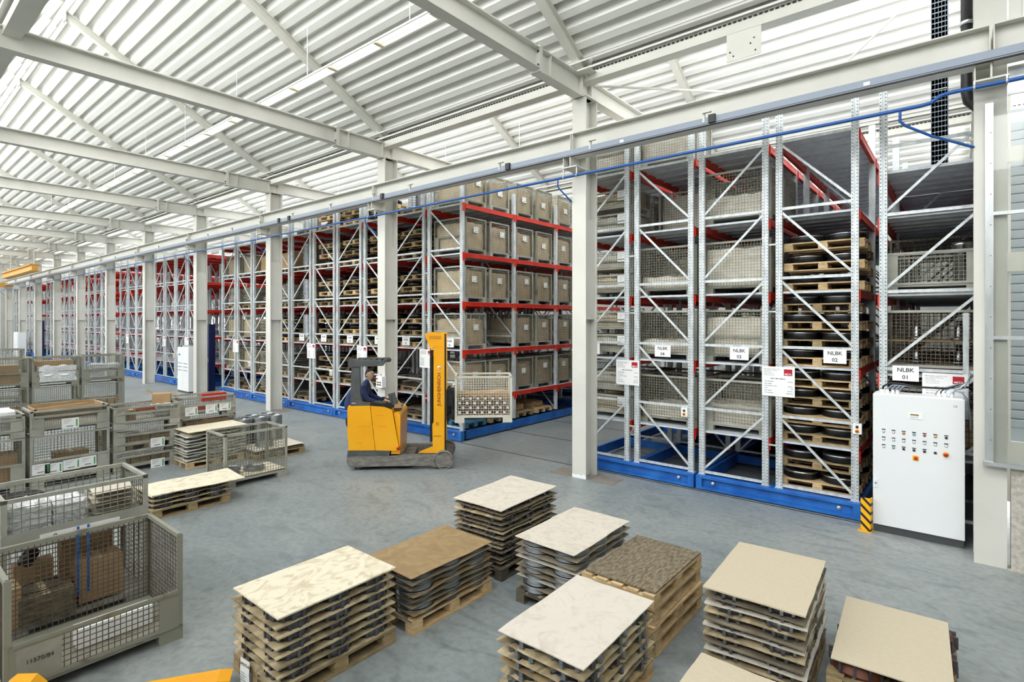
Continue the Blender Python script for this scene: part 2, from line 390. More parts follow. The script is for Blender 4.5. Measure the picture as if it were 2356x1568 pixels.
for i, X in enumerate(XK):
    if i == 0: xs = 5.85
    else: xs = X+.148
    t = thing('roof_rafter', 'cream horizontal I-beam rafter on the %s column, crossing the hall' % ('rightmost' if i == 0 else ordn(i)), 'beam', (xs, 0, 0))
    link('flanged_beam', M('rafter_beam', rafterfn, cream), t); link('bolt_set', M('rafter_bolts', boltfn, dgrey), t)
    for tt in range(-1, 3):
        nm = ('behind the camera side glazing', 'over the aisle', 'over the racks', 'at the far side of the hall')[tt+1]
        o = link('inclined_roof_beam', M('inclined_roof_beam', incfn, cream), None, (xs, YV+DEPTH*tt, 0))
        tag(o, 'cream inclined roof beam %s, %s frame from the right' % (nm, ordn(i)), 'beam')
# columns -------------------------------------------------------------
def colfn(b):
    b.box(0, 0, 0, .297, .025, 7.02); b.box(0, .375, 0, .297, .40, 7.02); b.box(.14, .025, 0, .157, .375, 7.02)
    b.box(-.02, -.02, 7.0, .317, .42, 7.03)
def coverfn(b): b.box(.24, .03, 2.92, .262, .37, 4.78)
def consfn(b):
    b.box(.14, -.3, 5.68, .157, .02, 5.86); b.box(-.003, -.32, 5.65, .30, .404, 5.67); b.box(0, -.3, 5.67, .012, 0, 5.86); b.box(.135, .03, 5.68, .162, .37, 6.17)
    b.box(.01, .02, 6.18, .29, .38, 6.20)
def plinthfn(b): b.box(.01, -.004, .0, .287, .0, .09)
for i, X in enumerate(XK):
    y = .05 if i == 0 else 0
    t = thing('steel_column', 'cream H-section column, %s in the row before the racks' % place_word(i), 'column', (X, y, 0))
    link('shaft', M('column_shaft', colfn, cream), t)
    if i: link('cover_plate', M('column_cover_plate', coverfn, cream), t)
    link('console', M('crane_console', consfn, cream), t)
b = MB(); b.box(-.5, -.02, .001, -.001, .42, .004); tag(link('floor_plate', b.mesh('floor_plate', plate_b)), 'brown cover plate in the floor left of the near column', 'plate')
b = MB(); b.box(.299, .0, .001, .84, .42, .004); tag(link('floor_plate', b.mesh('floor_plate', plate_b)), 'brown cover plate in the floor right of the near column', 'plate')
b = MB(); b.box(XK[3]+.3, 0, .001, XK[3]+.85, .42, .004); tag(link('floor_plate', b.mesh('floor_plate', plate_b)), 'thin cover plate in the floor beside the third free column', 'plate')
# white ragged paint at the near column foot
b = MB(); b.add([(0, -.003, 0), (.297, -.003, 0), (.297, -.003, .06), (.24, -.003, .085), (.2, -.003, .05), (.14, -.003, .075), (.08, -.003, .05), (0, -.003, .07)], [tuple(range(8))])
o = link('column_foot_paint', b.mesh('column_foot_paint', whitep), [x for x in C.objects if x.name.startswith('steel_column')][1])
# crane beam + conductor rail + tube ------------------------------------
t = thing('crane_runway_beam', 'long cream crane runway I-beam carried in front of the columns', 'beam')
b = MB(); b.ibeam((-64, -.15, 6.07), (5.84, -.15, 6.07), .24, .42, .018, .014); b.ibeam((5.87, -.15, 6.07), (12, -.15, 6.07), .24, .42, .018, .014)
part('runway_beam', b, cream, t)
b = MB()
for X in XK:
    for dx in (.13, .165): b.box(X+dx, -.27, 5.88, X+dx+.012, -.03, 6.26)
part('stiffener', b, cream, t)
b = MB(); b.box(-64, -.30, 5.86, 12, -.275, 5.97); part('conductor_rail', b, railgrey, t)
b = MB(); b.box(-64, -.305, 5.845, 12, -.27, 5.858); b.box(-64, -.303, 5.872, 12, -.299, 5.878); part('conductor_lip', b, blk, t)
for x in [2.55, .55, -1.55, -4.3, -5.7, -7.6, -9.6, -11.6, -13.6, -15.6, -17.6, -20.6, -23.6, -26.6]:
    b = MB(); b.box(x, -.31, 5.9, x+.035, -.27, 6.05); b.box(x+.01, -.35, 6.03, x+.14, -.3, 6.045); part('rail_hanger', b, cream, t)
for x in [2.65, -1.35, -5.35, -9.8, -10.4]:
    b = MB(); b.box(x, -.34, 5.87, x+.1, -.28, 5.99); part('rail_joint_box', b, blk, t)
for x in [4.62, 1.15]:
    b = MB(); b.box(x, -.306, 5.89, x+.07, -.302, 5.935); part('paper_label', b, whitep, t)
t = thing('blue_guide_tube', 'long blue painted tube clamped under the column consoles', 'pipe')
b = MB(); b.tube([(-64, -.28, 5.50), (5.2, -.28, 5.50), (5.30, -.28, 5.51), (5.40, -.28, 5.575), (5.5, -.28, 5.585), (12, -.28, 5.585)], .024, 10); part('tube', b, bluetube, t)
for i, X in enumerate(XK):
    z = 5.585 if i == 0 else 5.50
    for dx in (.0, .28):
        b = MB(); b.lathe([(.032, -.01), (.032, .01), (.026, .01), (.026, -.01)], 12, (X+dx, -.28, z), closed=True, axis='x'); b.box(X+dx-.008, -.29, z+.025, X+dx+.008, -.27, 5.66); part('pipe_clamp', b, alu, t)
    if i: b = MB(); b.tube([(X-.13, -.28, 5.49), (X-.13, -.28, 5.36), (X-.11, -.25, 5.31), (X-.06, -.15, 5.22), (X+.0, -.02, 5.10)], .014, 8)
    else: b = MB(); b.tube([(5.0, -.28, 5.5), (5.0, -.28, 5.36), (5.05, -.26, 5.3), (5.3, -.15, 5.15), (5.70, .05, 4.98)], .016, 8)
    part('tube_stay', b, bluetube, t)
# gusset plates, braces
b = MB(); b.box(2.8, .035, 6.86, 3.3, .047, 7.30)
for x, z in ((2.85, 7.0), (2.9, 6.93), (3.2, 7.12), (3.15, 7.05), (3.22, 6.93)): b.lathe([(0, -.01), (.012, -.01), (.012, 0)], 6, (x, .035, z), axis='y', mi=1)
tag(link('gusset_plate', b.mesh('gusset_plate', [cream, dgrey])), 'cream drilled gusset plate under the gutter beam', 'plate')
for p0, p1, lab, w in (((.30, .02, 7.36), (.56, .52, 9.3), 'grey angle brace rising from the near column head', .05),
                       ((.4, .15, 7.2), (3.3, 2.6, 7.05), 'thin cream roof brace running right from the near column head', .03),
                       ((4.0, 1.6, 6.9), (5.9, 1.9, 8.6), 'thin grey brace above the runway beam at upper right', .03),
                       ((3.3, 2.7, 6.25), (5.8, 3.4, 5.9), 'thin cream brace behind the rack tops at right', .04)):
    b = MB(); b.beam(p0, p1, w, w); tag(link('roof_brace', b.mesh('roof_brace', cream)), lab, 'brace')
b = MB(); b.box(.2, -.22, 7.38, .5, .1, 7.395); tag(link('node_plate', b.mesh('node_plate', cream)), 'small cream node plate on top of the near column head', 'plate')
# light strips --------------------------------------------------------------
for yy, lab in ((-2.45, 'white fluorescent light strip hanging over the aisle'), (4.65, 'white fluorescent light strip hanging over the racks')):
    t = thing('light_strip', lab, 'light')
    b = MB()
    b.prism([(yy-.13, 7.90), (yy-.09, 7.97), (yy+.09, 7.97), (yy+.13, 7.90), (yy+.11, 7.90), (yy+.08, 7.95), (yy-.08, 7.95), (yy-.11, 7.90)], -60, 5, 'x'); part('reflector', b, lamp_w, t)
    for q in range(43):
        x = -59.5+1.5*q
        link('fluorescent_tube', M('fluorescent_tube', lambda b: b.tube([(0, 0, 0), (1.4, 0, 0)], .02, 6), tubem), t, (x, yy, 7.925))
        link('lamp_holder', M('lamp_holder', lambda b: (b.prism([(0, -.03), (.09, -.03), (.045, .02)], -.03, .03, 'y'), b.box(0, -.1, -.04, .08, .1, -.031)), lampb), t, (x-.1, yy, 7.925))
    for k in range(17):
        x = -1.7-3.3*k
        b = MB(); b.tube([(x, yy, 7.97), (x, yy, ZV-SL*(yy-YV-(0 if yy < 1 else 7.1)))], .008, 5); part('hanger_rod', b, whitep, t)
# overhead crane girders at far left
b = MB(); b.box(-48, -1.6, 5.95, -38, -1.3, 6.3); b.box(-48, -1.7, 6.28, -38, -1.2, 6.34); b.box(-48, -1.7, 5.92, -38, -1.2, 5.96)
tag(link('crane_girder', b.mesh('crane_girder', craney)), 'yellow crane girder far left, sloping away along the hall', 'crane')
b = MB(); b.box(-57.3, -14, 5.75, -56.9, .3, 6.1)
tag(link('crane_girder', b.mesh('crane_girder', craney)), 'lower yellow crane girder at the far left edge', 'crane')
for i, (x, y) in enumerate(((-38.2, -1.45), (-46, -1.45))):
    b = MB(); b.tube([(x, y, 6.3), (x, y, 7.8)], .025, 6); tag(link('crane_hanger', b.mesh('crane_hanger', cream)), ('near', 'far')[i]+' vertical hanger rod of the yellow crane girder', 'rod')
for i, y in enumerate((-1.0, -4.5)):
    b = MB(); b.tube([(-57.1, y, 6.08), (-57.1, y, ZV-SL*(y-YV)+.1)], .03, 6); tag(link('crane_hanger', b.mesh('crane_hanger', cream)), ('inner', 'outer')[i]+' hanger rod of the lower yellow girder', 'rod')
# right-hand wall with window -----------------------------------------------
b = MB(); b.box(6.03, .02, 0, 12, .22, 1.2); struct('wall_right', b, concrete_w)
b = MB(); b.box(6.0, .0, 0, 12, .02, .025); struct('trim_1', b, concrete_w)
b = MB(); b.box(5.78, -.06, 1.2, 12, .1, 1.245); w1 = struct('window_1', b, alu)
b = MB(); b.box(5.80, -.03, 1.245, 5.875, .04, 5.45); part('window_post', b, alu, w1)
for z in (1.5+.36*i for i in range(11)): b = MB(); b.lathe([(0, -.034), (.006, -.034), (.006, -.03)], 6, (5.85, 0, z), axis='y'); part('screw', b, dgrey, w1)
for z in (2.70, 4.15): b = MB(); b.box(5.875, -.03, z-.02, 12, .04, z+.02); part('window_transom', b, alu, w1)
for z0, z1 in ((1.245, 2.68), (2.72, 4.13), (4.17, 5.5)): b = MB(); b.box(5.875, .0, z0, 12, .006, z1); part('pane', b, glass, w1)
b = MB(); b.box(6.0, .02, 5.52, 9, .06, 5.85); struct('trim_2', b, alu)
b = MB()
for i in range(40): x = 6.02+i*.12; b.box(x, .25, 6.2, x+.08, .29, 9.0); b.box(x+.08, .27, 6.2, x+.12, .29, 9.0)
struct('wall_right_upper', b, roofm)
# outside seen through the window: pale posts, louvred facade
b = MB(); b.box(5.935, 1.0, 0, 6.03, 1.3, 6.4); b.box(6.06, 1.25, 1.3, 6.09, 1.35, 6); b.box(6.03, 1.2, 3.55, 9, 1.3, 3.8); b.box(6.03, 1.22, 5.0, 9, 1.3, 5.2); b.box(6.03, 1.25, .5, 9, 1.3, 1.3); struct('trim_3', b, cream)
b = MB()
for i in range(34): z = 1.3+i*.14; b.beam((6.0, 3.0, z), (12, 3.0, z), .02, .12, (0, -.35, 1))
b.box(6.0, 3.05, .5, 12, 3.1, 6.2); struct('wall_outer_louvres', b, mat('blue_grey_louvre', '#a9b0b4'))
# downpipe and cable tray
t = thing('downpipe', 'black rainwater downpipe at the right column', 'pipe')
b = MB(); b.tube([(5.64, 1.1, 10), (5.64, 1.1, 6.0), (5.66, 1.1, 5.87), (5.8, 1.1, 5.7), (5.82, 1.1, 5.5), (5.82, 1.1, 4.6)], .065, 14); part('pipe', b, blk, t)
b = MB(); b.lathe([(.07, 6.9), (.075, 6.9), (.075, 6.95), (.07, 6.95)], 16, (5.64, 1.1, 0), closed=True); part('pipe_clip', b, alu, t)
t = thing('cable_tray', 'slate grey perforated vertical cable tray at upper right', 'tray')
for z0, z1 in ((5.15, 5.95), (5.97, 6.75), (6.77, 9.6)):
    b = MB()
    for i in range(5): b.box(5.20+i*.045, 3.0, z0, 5.238+i*.045, 3.02, z1)
    z = z0
    while z < z1: b.box(5.20, 3.0, z, 5.405, 3.02, min(z+.065, z1)); z += .085
    b.box(5.19, 2.97, z0, 5.2, 3.03, z1); b.box(5.405, 2.97, z0, 5.415, 3.03, z1); part('tray_section', b, tray, t)
# floor rails -----------------------------------------------------------------
for i, y in enumerate((.66, 2.5, 4.4, 6.4)):
    b = MB(); b.box(-64, y-.018, 0.0005, 4.6, y-.008, .003); b.box(-64, y+.008, .0005, 4.6, y+.018, .003); b.box(-64, y-.008, .0005, 4.6, y+.008, .0015)
    tag(link('floor_rail', b.mesh('floor_rail', rail_d)), 'steel guide rail let into the floor, %s from the front' % ordn(i), 'rail')
# ================================================================ RACKS
LV = [1.0, 2.19, 3.36, 4.55, 5.74]
HF = [.30, 1.39, 2.48, 3.57, 4.66, 5.72]
BAY = 1.96; Y0 = .84
def uprightfn(b):
    b.box(-.047, -.035, 0, -.012, .035, 6.02); b.box(.012, -.035, 0, .047, .035, 6.02); b.box(-.03, -.025, 0, .03, .03, 6.02)
    b.box(-.06, -.045, 0, .06, .045, .008)
def hbar(w):
    def f(b): b.box(.05, -.02, -.018, w-.05, .015, .018); b.box(.05, -.024, -.022, w-.05, -.018, -.014); b.box(.05, -.024, .014, w-.05, -.018, .022)
    return f
def dbar(w, h):
    def f(b): b.beam((.06, 0, .03), (w-.06, 0, h-.03), .022, .036, (0, 0, 1)); 
    return f
def framejoin(w):
    def f(b):
        for x in (.047, w-.047): b.box(x-.047, -.035, 0, x+.047, .035, 6.02)
        for z in HF: b.box(.09, -.02, z-.278-.018, w-.09, .015, z-.278+.018)
        for i in range(5):
            z0, z1 = HF[i]-.27, HF[i+1]-.29
            b.beam((.08, 0, z0), (w-.08, 0, z1), .022, .034)
    return f
def beamfn(L):
    def f(b): b.box(-.022, 0, -.115, .022, L, -.005); b.box(-.026, 0, -.03, .026, L, -.005); b.box(-.026, 0, -.115, .026, L, -.095)
    return f
def brkfn(b): b.box(-.006, -.044, -.17, .006, .05, .03); b.box(-.02, .04, -.15, .02, .05, .01)
def brkfn2(b): b.box(-.006, .0, -.17, .006, .05, .03); b.box(-.02, .04, -.15, .02, .05, .01)
def deckbayfn(w, L):
    def f(b):
        n = 5
        for i in range(n):
            y0 = L*i/n+.004; y1 = L*(i+1)/n-.004
            b.box(.02, y0, -.004, w-.02, y1, 0); b.box(.02, y0, -.035, w-.02, y0+.006, 0); b.box(.02, y1-.006, -.035, w-.02, y1, 0)
    return f
def carrfn(Wd):
    def f(b):
        b.box(0, -.07, .03, Wd, -.02, .24)
        b.box(0, -.125, .02, Wd, -.09, .06); b.box(0, -.125, .205, Wd, -.09, .245)
        b.box(-.001, -.127, .018, .10, -.03, .247); b.box(Wd-.10, -.127, .018, Wd+.001, -.03, .247)
        b.box(0, -.09, .245, Wd, .06, .25)
        for x in (.2, Wd-.25): b.box(x, -.1, 0, x+.06, 0, .02)
    return f
def bufferfn(b): b.lathe([(0, -.11), (.022, -.11), (.03, -.10), (.03, -.07)], 14, axis='y')
def make_rack(name, x0, x1, lab, nb=5, near=True, shelves=True, front=True, gap=.13):
    Wd = x1-x0; w = (Wd-gap)/2-.02
    t = thing('mobile_rack', lab, 'rack', (x0, Y0, 0))
    k = '%.2f' % Wd
    link('carriage_beam', M('carriage_'+k, carrfn(Wd), bluem), t)
    def sidef(b):
        L = BAY*nb
        for x in (.0, w+.02, w+.02+gap-.06, Wd-.06): b.box(x, .06, .04, x+.06, L, .235)
        for i in range(1, nb+1): b.box(.06, BAY*i-.05, .06, Wd-.06, BAY*i+.03, .22)
        b.box(.06, .1, .035, Wd-.06, .3, .05)
    link('carriage_side_beam', M('carriageside_%s_%d' % (k, nb), sidef, bluem), t)
    for x in (.28, Wd-.28): link('buffer', M('buffer', bufferfn, alu), t, (x, .0, .14))
    rows = ((.02, 0), (.02+w+gap-.02, 1))
    for xo, side in rows:
        if near:
            for x in (.047, w-.047): link('upright', M('upright', uprightfn, galvh), t, (xo+x, 0, .25))
            for z in HF: link('horizontal_brace', M('hbar_'+k, hbar(w), galv), t, (xo, 0, z))
            for i in range(5):
                o = link('diagonal_brace', M('dbar_%s_%d' % (k, i == 4), dbar(w, HF[i+1]-HF[i]), galv), t, (xo+(w if side else 0), 0, HF[i]), scale=(-1, 1, 1) if side else None)
        else:
            link('end_frame', M('frame_'+k, framejoin(w), galv), t, (xo+(w if side else 0), 0, .278), scale=(-1, 1, 1) if side else None)
        for i in range(1, nb+1):
            link('inner_frame', M('frame_'+k, framejoin(w), galv), t, (xo+(w if side else 0), BAY*i, .278), scale=(-1, 1, 1) if side else None)
        for z in LV:
            for x in (.03, w-.03):
                if near:
                    for i in range(min(nb, 4)):
                        link('shelf_beam', M('shelf_beam', beamfn(BAY-.08), redm), t, (xo+x, .04+BAY*i, z))
                    for i in range(4): link('beam_bracket', M('beam_bracket', brkfn, redm) if name == 'C' and side and x > .1 else M('beam_bracket_narrow', brkfn2, redm), t, (xo+x+(.037 if x > .1 else -.037)*(1 if name == 'C' else .7), BAY*i, z-.03))
                else:
                    link('shelf_beam', M('shelf_beam_%d' % nb, beamfn(BAY*nb), redm), t, (xo+x, 0, z))
            if shelves:
                for i in range(nb):
                    link('shelf_deck', M('shelf_deck_'+k, deckbayfn(w, BAY-.04), galvd), t, (xo, .02+BAY*i, z))
        if near:
            b = MB()
            for z in (.9, 3.03, 4.1): b.box(xo+w, -.01, z, xo+w+gap, .01, z+.025)
            if not side: part('frame_spacer', b, galv, t)
    return t
CH = {}   # name -> (x0, w, gap)
def rack(key, x0, x1, lab, **kw):
    CH[key] = (x0, (x1-x0-.13)/2-.02, .13); return make_rack(key, x0, x1, lab, **kw)
rack('A', 2.06, 4.47, 'blue-footed mobile rack right of the near column, boxes left and black discs right')
rack('B', -.40, 2.02, 'blue-footed mobile rack standing behind the near column')
rack('C', -6.31, -3.62, 'mobile rack whose box-filled side faces the open aisle')
rack('D', -9.05, -6.34, 'mobile rack of pallets and discs left of the second free column')
rack('E', -11.74, -9.08, 'mobile rack behind the yellow truck left side, black disc stacks')
rack('F', -14.45, -11.77, 'mobile rack right of the third free column with silver sheet stacks')
rack('F2', -17.1, -14.48, 'mobile rack with brown boxes beside the third free column')
for i, (a, c) in enumerate(((-21.95, -19.3), (-24.65, -21.98), (-27.35, -24.68), (-30.05, -27.38))):
    rack('G%d' % i, a, c, 'empty mobile rack with red beams, %s left of the tall navy post' % ordn(i), near=False, nb=5)
for i in range(9):
    x1 = -32.2-2.75*i-(0, 0, 2, 2, 2, 4, 4, 4, 4)[i]
    rack('K%d' % i, x1-2.68, x1, 'far empty mobile rack, %s beyond the second aisle' % ordn(i), near=False, nb=4)
# fixed rack at the right wall
t = thing('fixed_rack', 'fixed galvanised rack behind the white control cabinet', 'rack', (4.68, Y0, 0))
CH['R'] = (4.68, 1.16, .1)
LR = [1.05, 2.15, 3.28, 4.38, 5.02]
for x in (.047, 1.11): link('upright', M('upright', uprightfn, galvh), t, (x, 0, .0), scale=(1, 1, 1.045))
HR = [.25, 1.15, 2.22, 3.31, 4.40, 5.36]
for z in HR: link('horizontal_brace', M('hbarR', hbar(1.16), galv), t, (0, 0, z))
for i in range(5): link('diagonal_brace', M('dbarR', dbar(1.16, 1.08), galv), t, (0, 0, HR[i]))
for i in range(1, 5): link('inner_frame', M('frameR', framejoin(1.16), galv), t, (0, BAY*i, 0))
for z in LR:
    for x in (.03, 1.13):
        for i in range(3):
            link('shelf_beam', M('shelf_beam', beamfn(BAY-.08), redm), t, (x, .04+BAY*i, z)); link('beam_bracket', M('beam_bracket', brkfn, redm), t, (x+(.037 if x > .1 else -.037), BAY*i, z-.03))
    for i in range(4): link('shelf_deck', M('shelf_deckR', deckbayfn(1.16, BAY-.04), galvd), t, (0, .02+BAY*i, z))
# ================================================================ CONTAINERS, PALLETS, LOADS
GL, GW, GH = 1.13, .76, .89
def gb_base(L, Wd, h0=.09):
    def f(b):
        b.box(-L/2, -Wd/2, h0, L/2, Wd/2, h0+.035)
        for sx in (-1, 1):
            for sy in (-1, 1):
                b.box(sx*(L/2)-(.19 if sx > 0 else 0), sy*(Wd/2)-(.1 if sy > 0 else 0), 0, sx*(L/2)+(.19 if sx < 0 else 0), sy*(Wd/2)+(.1 if sy < 0 else 0), h0)
    return f
def gb_rim(L, Wd, H, front=True):
    def f(b):
        t = .035
        if front: b.box(-L/2, -Wd/2, H-t, L/2, -Wd/2+t, H)
        b.box(-L/2, Wd/2-t, H-t, L/2, Wd/2, H); b.box(-L/2, -Wd/2+t, H-t, -L/2+t, Wd/2-t, H); b.box(L/2-t, -Wd/2+t, H-t, L/2, Wd/2-t, H)
    return f
def gb_post(H):
    def f(b): b.box(0, 0, .12, .045, .008, H); b.box(0, .008, .12, .008, .045, H)
    return f
def gb_long(L, H, z0=.13, p=.05, th=.006):
    def f(b): b.grid(-L/2+.02, L/2-.02, z0, H-.03, p, p, th, 0, 'y')
    return f
def gb_short(Wd, H, z0=.13, p=.05, th=.006):
    def f(b): b.grid(-Wd/2+.02, Wd/2-.02, z0, H-.03, p, p, th, 0, 'x')
    return f
def gb_flap(L, z0, z1, corner=.16):
    def f(b):
        b.box(-L/2+.03, -.012, z0, L/2-.03, .006, z0+.03); b.box(-L/2+.03, -.012, z1-.03, L/2-.03, .006, z1)
        for s in (-1, 1):
            x = s*(L/2-.03); b.box(min(x, x-s*corner), -.008, z0, max(x, x-s*corner), .004, z1)
        b.box(-L/2+.05, -.02, z1-.015, L/2-.05, -.012, z1+.015)
    return f
def label_me(i=0):
    def f(b):
        b.box(-.09, -.003, -.07, .09, 0, .07, 0)
        for r in range(3): b.box(-.07, -.004, .045-r*.02, .02-.02*r, -.003, .049-r*.02, 1)
        b.box(.06, -.004, -.05, .075, -.003, .05, 2); b.box(-.04, -.004, -.045, .03, -.003, -.033, 1)
    return M('paper_label', f, [whitep, prtg, grn])
def gitterbox(label, loc, rz=0, L=GL, Wd=GW, H=GH, m=None, wm=None, parts=True, flap=True, group=None, labels=(), p=.05, th=.006, cat='mesh box', openfront=False, flaph=.5, h0=.09):
    m = m or conta; wm = wm or wire; k = '%.2f_%.2f_%.2f_%s_%s_%.3f_%.4f' % (L, Wd, H, m.name, wm.name, p, th)
    if parts:
        t = thing('mesh_box', label, cat, loc, rz, group)
        link('base_frame', M('gbb'+k, gb_base(L, Wd, h0), m), t); link('top_rim', M('gbr%d' % openfront+k, gb_rim(L, Wd, H, not openfront), m), t)
        for i, (sx, sy) in enumerate(((-1, -1), (1, -1), (1, 1), (-1, 1))):
            link('corner_post', M('gbp'+k, gb_post(H), m), t, (sx*L/2, sy*Wd/2, 0), i*math.pi/2)
        if not openfront: link('wire_side', M('gbl'+k, gb_long(L, H, .13, p, th), wm), t, (0, -Wd/2+.012, 0))
        link('wire_side', M('gbl'+k, gb_long(L, H, .13, p, th), wm), t, (0, Wd/2-.012, 0))
        for s in (-1, 1): link('wire_side', M('gbs'+k, gb_short(Wd, H, .13, p, th), wm), t, (s*(L/2-.012), 0, 0))
        if flap: link('drop_flap', M('gbf'+k, gb_flap(L, .12, H*flaph), m), t, (0, -Wd/2, 0))
    else:
        def allf(b):
            gb_base(L, Wd)(b); gb_rim(L, Wd, H)(b)
            for x in (-L/2, L/2-.03):
                for y in (-Wd/2, Wd/2-.03): b.box(x, y, .1, x+.03, y+.03, H)
            n = len(b.v)
            for y in (-Wd/2, Wd/2): b.grid(-L/2, L/2, .13, H, .08, .08, .008, y, 'y', 1)
            for x in (-L/2, L/2): b.grid(-Wd/2, Wd/2, .13, H, .08, .08, .008, x, 'x', 1)
        t = tag(link('mesh_box', M('gball'+k, allf, [m, wm]), None, loc, rz), label, cat, group)
    for (x, z, face) in labels:
        if face == 'f': link('paper_label', label_me(), t, (x, -Wd/2-.014, z), scale=(1.35, 1, 1.3))
        elif face == 'r': link('paper_label', label_me(), t, (L/2+.012, x, z), math.pi/2)
    return t
def loadme(w, d, h, seed, mt, amp=.03):
    key = 'load_%.2f_%.2f_%.2f_%d_%s' % (w, d, h, seed, mt.name)
    if key in CACHE: return CACHE[key]
    rr = random.Random(seed); bm = bmesh.new(); bmesh.ops.create_cube(bm, size=1); bmesh.ops.subdivide_edges(bm, edges=bm.edges, cuts=7, use_grid_fill=True)
    from mathutils import noise
    for v in bm.verts:
        c = v.co.copy(); e = max(abs(c.x), abs(c.y))*2
        n = noise.noise_vector(c*5+Vector((seed*3.1, 0, 0)))*amp
        f = 1-.05*max(0, c.z+.1)**2-(.04 if (abs(c.x) > .49 and abs(c.y) > .49) else 0)
        v.co = Vector((c.x*w*f+n.x*.5, c.y*d*f+n.y*.5, (c.z+.5)*h+(n.z*1.6*(1 if c.z > .3 else .2))))
    me = bpy.data.meshes.new(key); bm.to_mesh(me); bm.free(); me.materials.append(mt); CACHE[key] = me; return me
def load(label, loc, w, d, h, rz=0, seed=None, mt=None, group=None, name='wrapped_load', cat='carton'):
    return tag(link(name, loadme(w, d, h, seed if seed is not None else R.randrange(4), mt or liner), None, loc, rz), label, cat, group)
PL, PW, PH = 1.10, .735, .132
def pal_board(b): b.box(-PL/2, -.055, 0, PL/2, .055, .02)
def pal_str(b): b.box(-.06, -PW/2, 0, .06, PW/2, .02)
def pal_blk(b): b.box(-.065, -.05, 0, .065, .05, .07)
def pallet(label, loc, rz=0, m=None, parts=True, group=None, blocks=None):
    m = m or wpal; k = m.name
    if parts:
        t = thing('wooden_pallet', label, 'pallet', loc, rz, group)
        for y in (-.31, -.155, 0, .155, .31): link('deck_board', M('pd'+k, pal_board, m), t, (0, y, .112))
        for x in (-.485, 0, .485): link('cross_board', M('ps'+k, pal_str, m), t, (x, 0, .091))
        for x in (-.485, 0, .485):
            for y in (-.315, 0, .315): link('block', M('pb'+k, pal_blk, blocks or m), t, (x, y, .0205))
        for y in (-.315, 0, .315): link('bottom_board', M('pd'+k, pal_board, m), t, (0, y, 0))
        return t
    def f(b):
        for y in (-.31, -.155, 0, .155, .31): b.box(-PL/2, y-.055, .112, PL/2, y+.055, .132)
        for x in (-.485, 0, .485):
            b.box(x-.06, -PW/2, .091, x+.06, PW/2, .111)
            for y in (-.315, 0, .315): b.box(x-.065, y-.05, .0205, x+.065, y+.05, .0905)
        for y in (-.315, 0, .315): b.box(-PL/2, y-.05, 0, PL/2, y+.05, .02)
    return tag(link('wooden_pallet', M('pall'+k, f, m), None, loc, rz), label, 'pallet', group)
def discfn(b): b.lathe([(.12, .0), (.262, .0), (.268, .01), (.268, .10), (.258, .115), (.2, .122), (.12, .122)], 28, closed=True)
def disc_rim(b): b.lathe([(.2, .123), (.260, .1155), (.2705, .104), (.2705, .088), (.2, .118)], 28, closed=True)
def disc(label, loc, group):
    t = link('steel_disc', M('steel_disc', discfn, castb), None, loc, R.random()*6)
    link('bright_rim', M('disc_rim', disc_rim, steel), t); return tag(t, label, 'disc', group)
def drumfn(b):
    b.lathe([(0, 0), (.16, 0), (.17, .02), (.17, .1), (.13, .12), (.13, .22), (.17, .24), (.17, .30), (0, .31)], 20)
def rowpos(key, side):
    x0, w, gap = CH[key]; return x0+.02+w/2+(w+gap-.02 if side else 0)
ROWN = {('A', 0): 'row left of the black discs', ('A', 1): 'disc row', ('B', 0): 'row behind the near column', ('B', 1): 'row right of the near column',
        ('C', 0): 'row left of the open aisle', ('C', 1): 'row facing the open aisle', ('D', 0): 'D', ('D', 1): 'D', ('R', 0): 'fixed rack'}
BASEZ = .27
def zlev(l): return BASEZ if l < 0 else LV[l]+.002
LN = ('bottom', 'lowest shelf', 'second shelf', 'third shelf', 'fourth shelf', 'top shelf')
def yslot(s): return Y0+BAY*(s//2)+(.51 if s % 2 == 0 else 1.42)
def box_at(key, side, l, s, kind='full', parts=True, rn=None, **kw):
    x = rowpos(key, side); z = zlev(l); y = yslot(s); rn = rn or ROWN[(key, side)]
    w_ = R.random(); m = rusty if w_ < .25 else conta
    nm = '%s, %s from the front, %s' % (LN[l+1], ordn(s), rn)
    lab = [(R.uniform(-.08, .1), R.uniform(.45, .62), 'r')] if side == 1 and key == 'C' else []
    if kind == 'double':
        for j in range(2):
            zz = z+j*.45
            gitterbox('%s half-height mesh box, %s' % (('lower', 'upper')[j], nm), (x, y, zz), 0, H=.44, m=conta, parts=parts, flap=True, flaph=.62, labels=[(.36, .32, 'f')] if parts and s == 0 else [])
            load('%s half box contents, %s' % (('lower', 'upper')[j], nm), (x, y, zz+.13), GL-.08, GW-.08, .25, mt=(liner2 if (j+l) % 2 else liner), seed=(l+j) % 4)
        return
    gitterbox('wire mesh box, '+nm, (x, y, z), 0, m=m, parts=parts, flap=(kind != 'noflap' and R.random() < .4), labels=lab)
    h = {'full': R.uniform(.60, .68), 'part': .34, 'low': .22, 'noflap': .64}[kind]
    load('wrapped carton, '+nm, (x, y, z+.13), GL-.09, GW-.09, h, mt=(liner2 if key in 'AB' else liner), seed=(l*3+s) % 5)
# --- row C right: the open aisle face
for l in range(0, 5):
    for s in range(6):
        if l == 1 and s == 1: continue
        if l == 4 and s == 5: continue
        if s == 0 and l in (1, 2, 3): box_at('C', 1, l, s, 'double' if 0 else 'full'); continue
        box_at('C', 1, l, s, 'full', parts=s < 4)
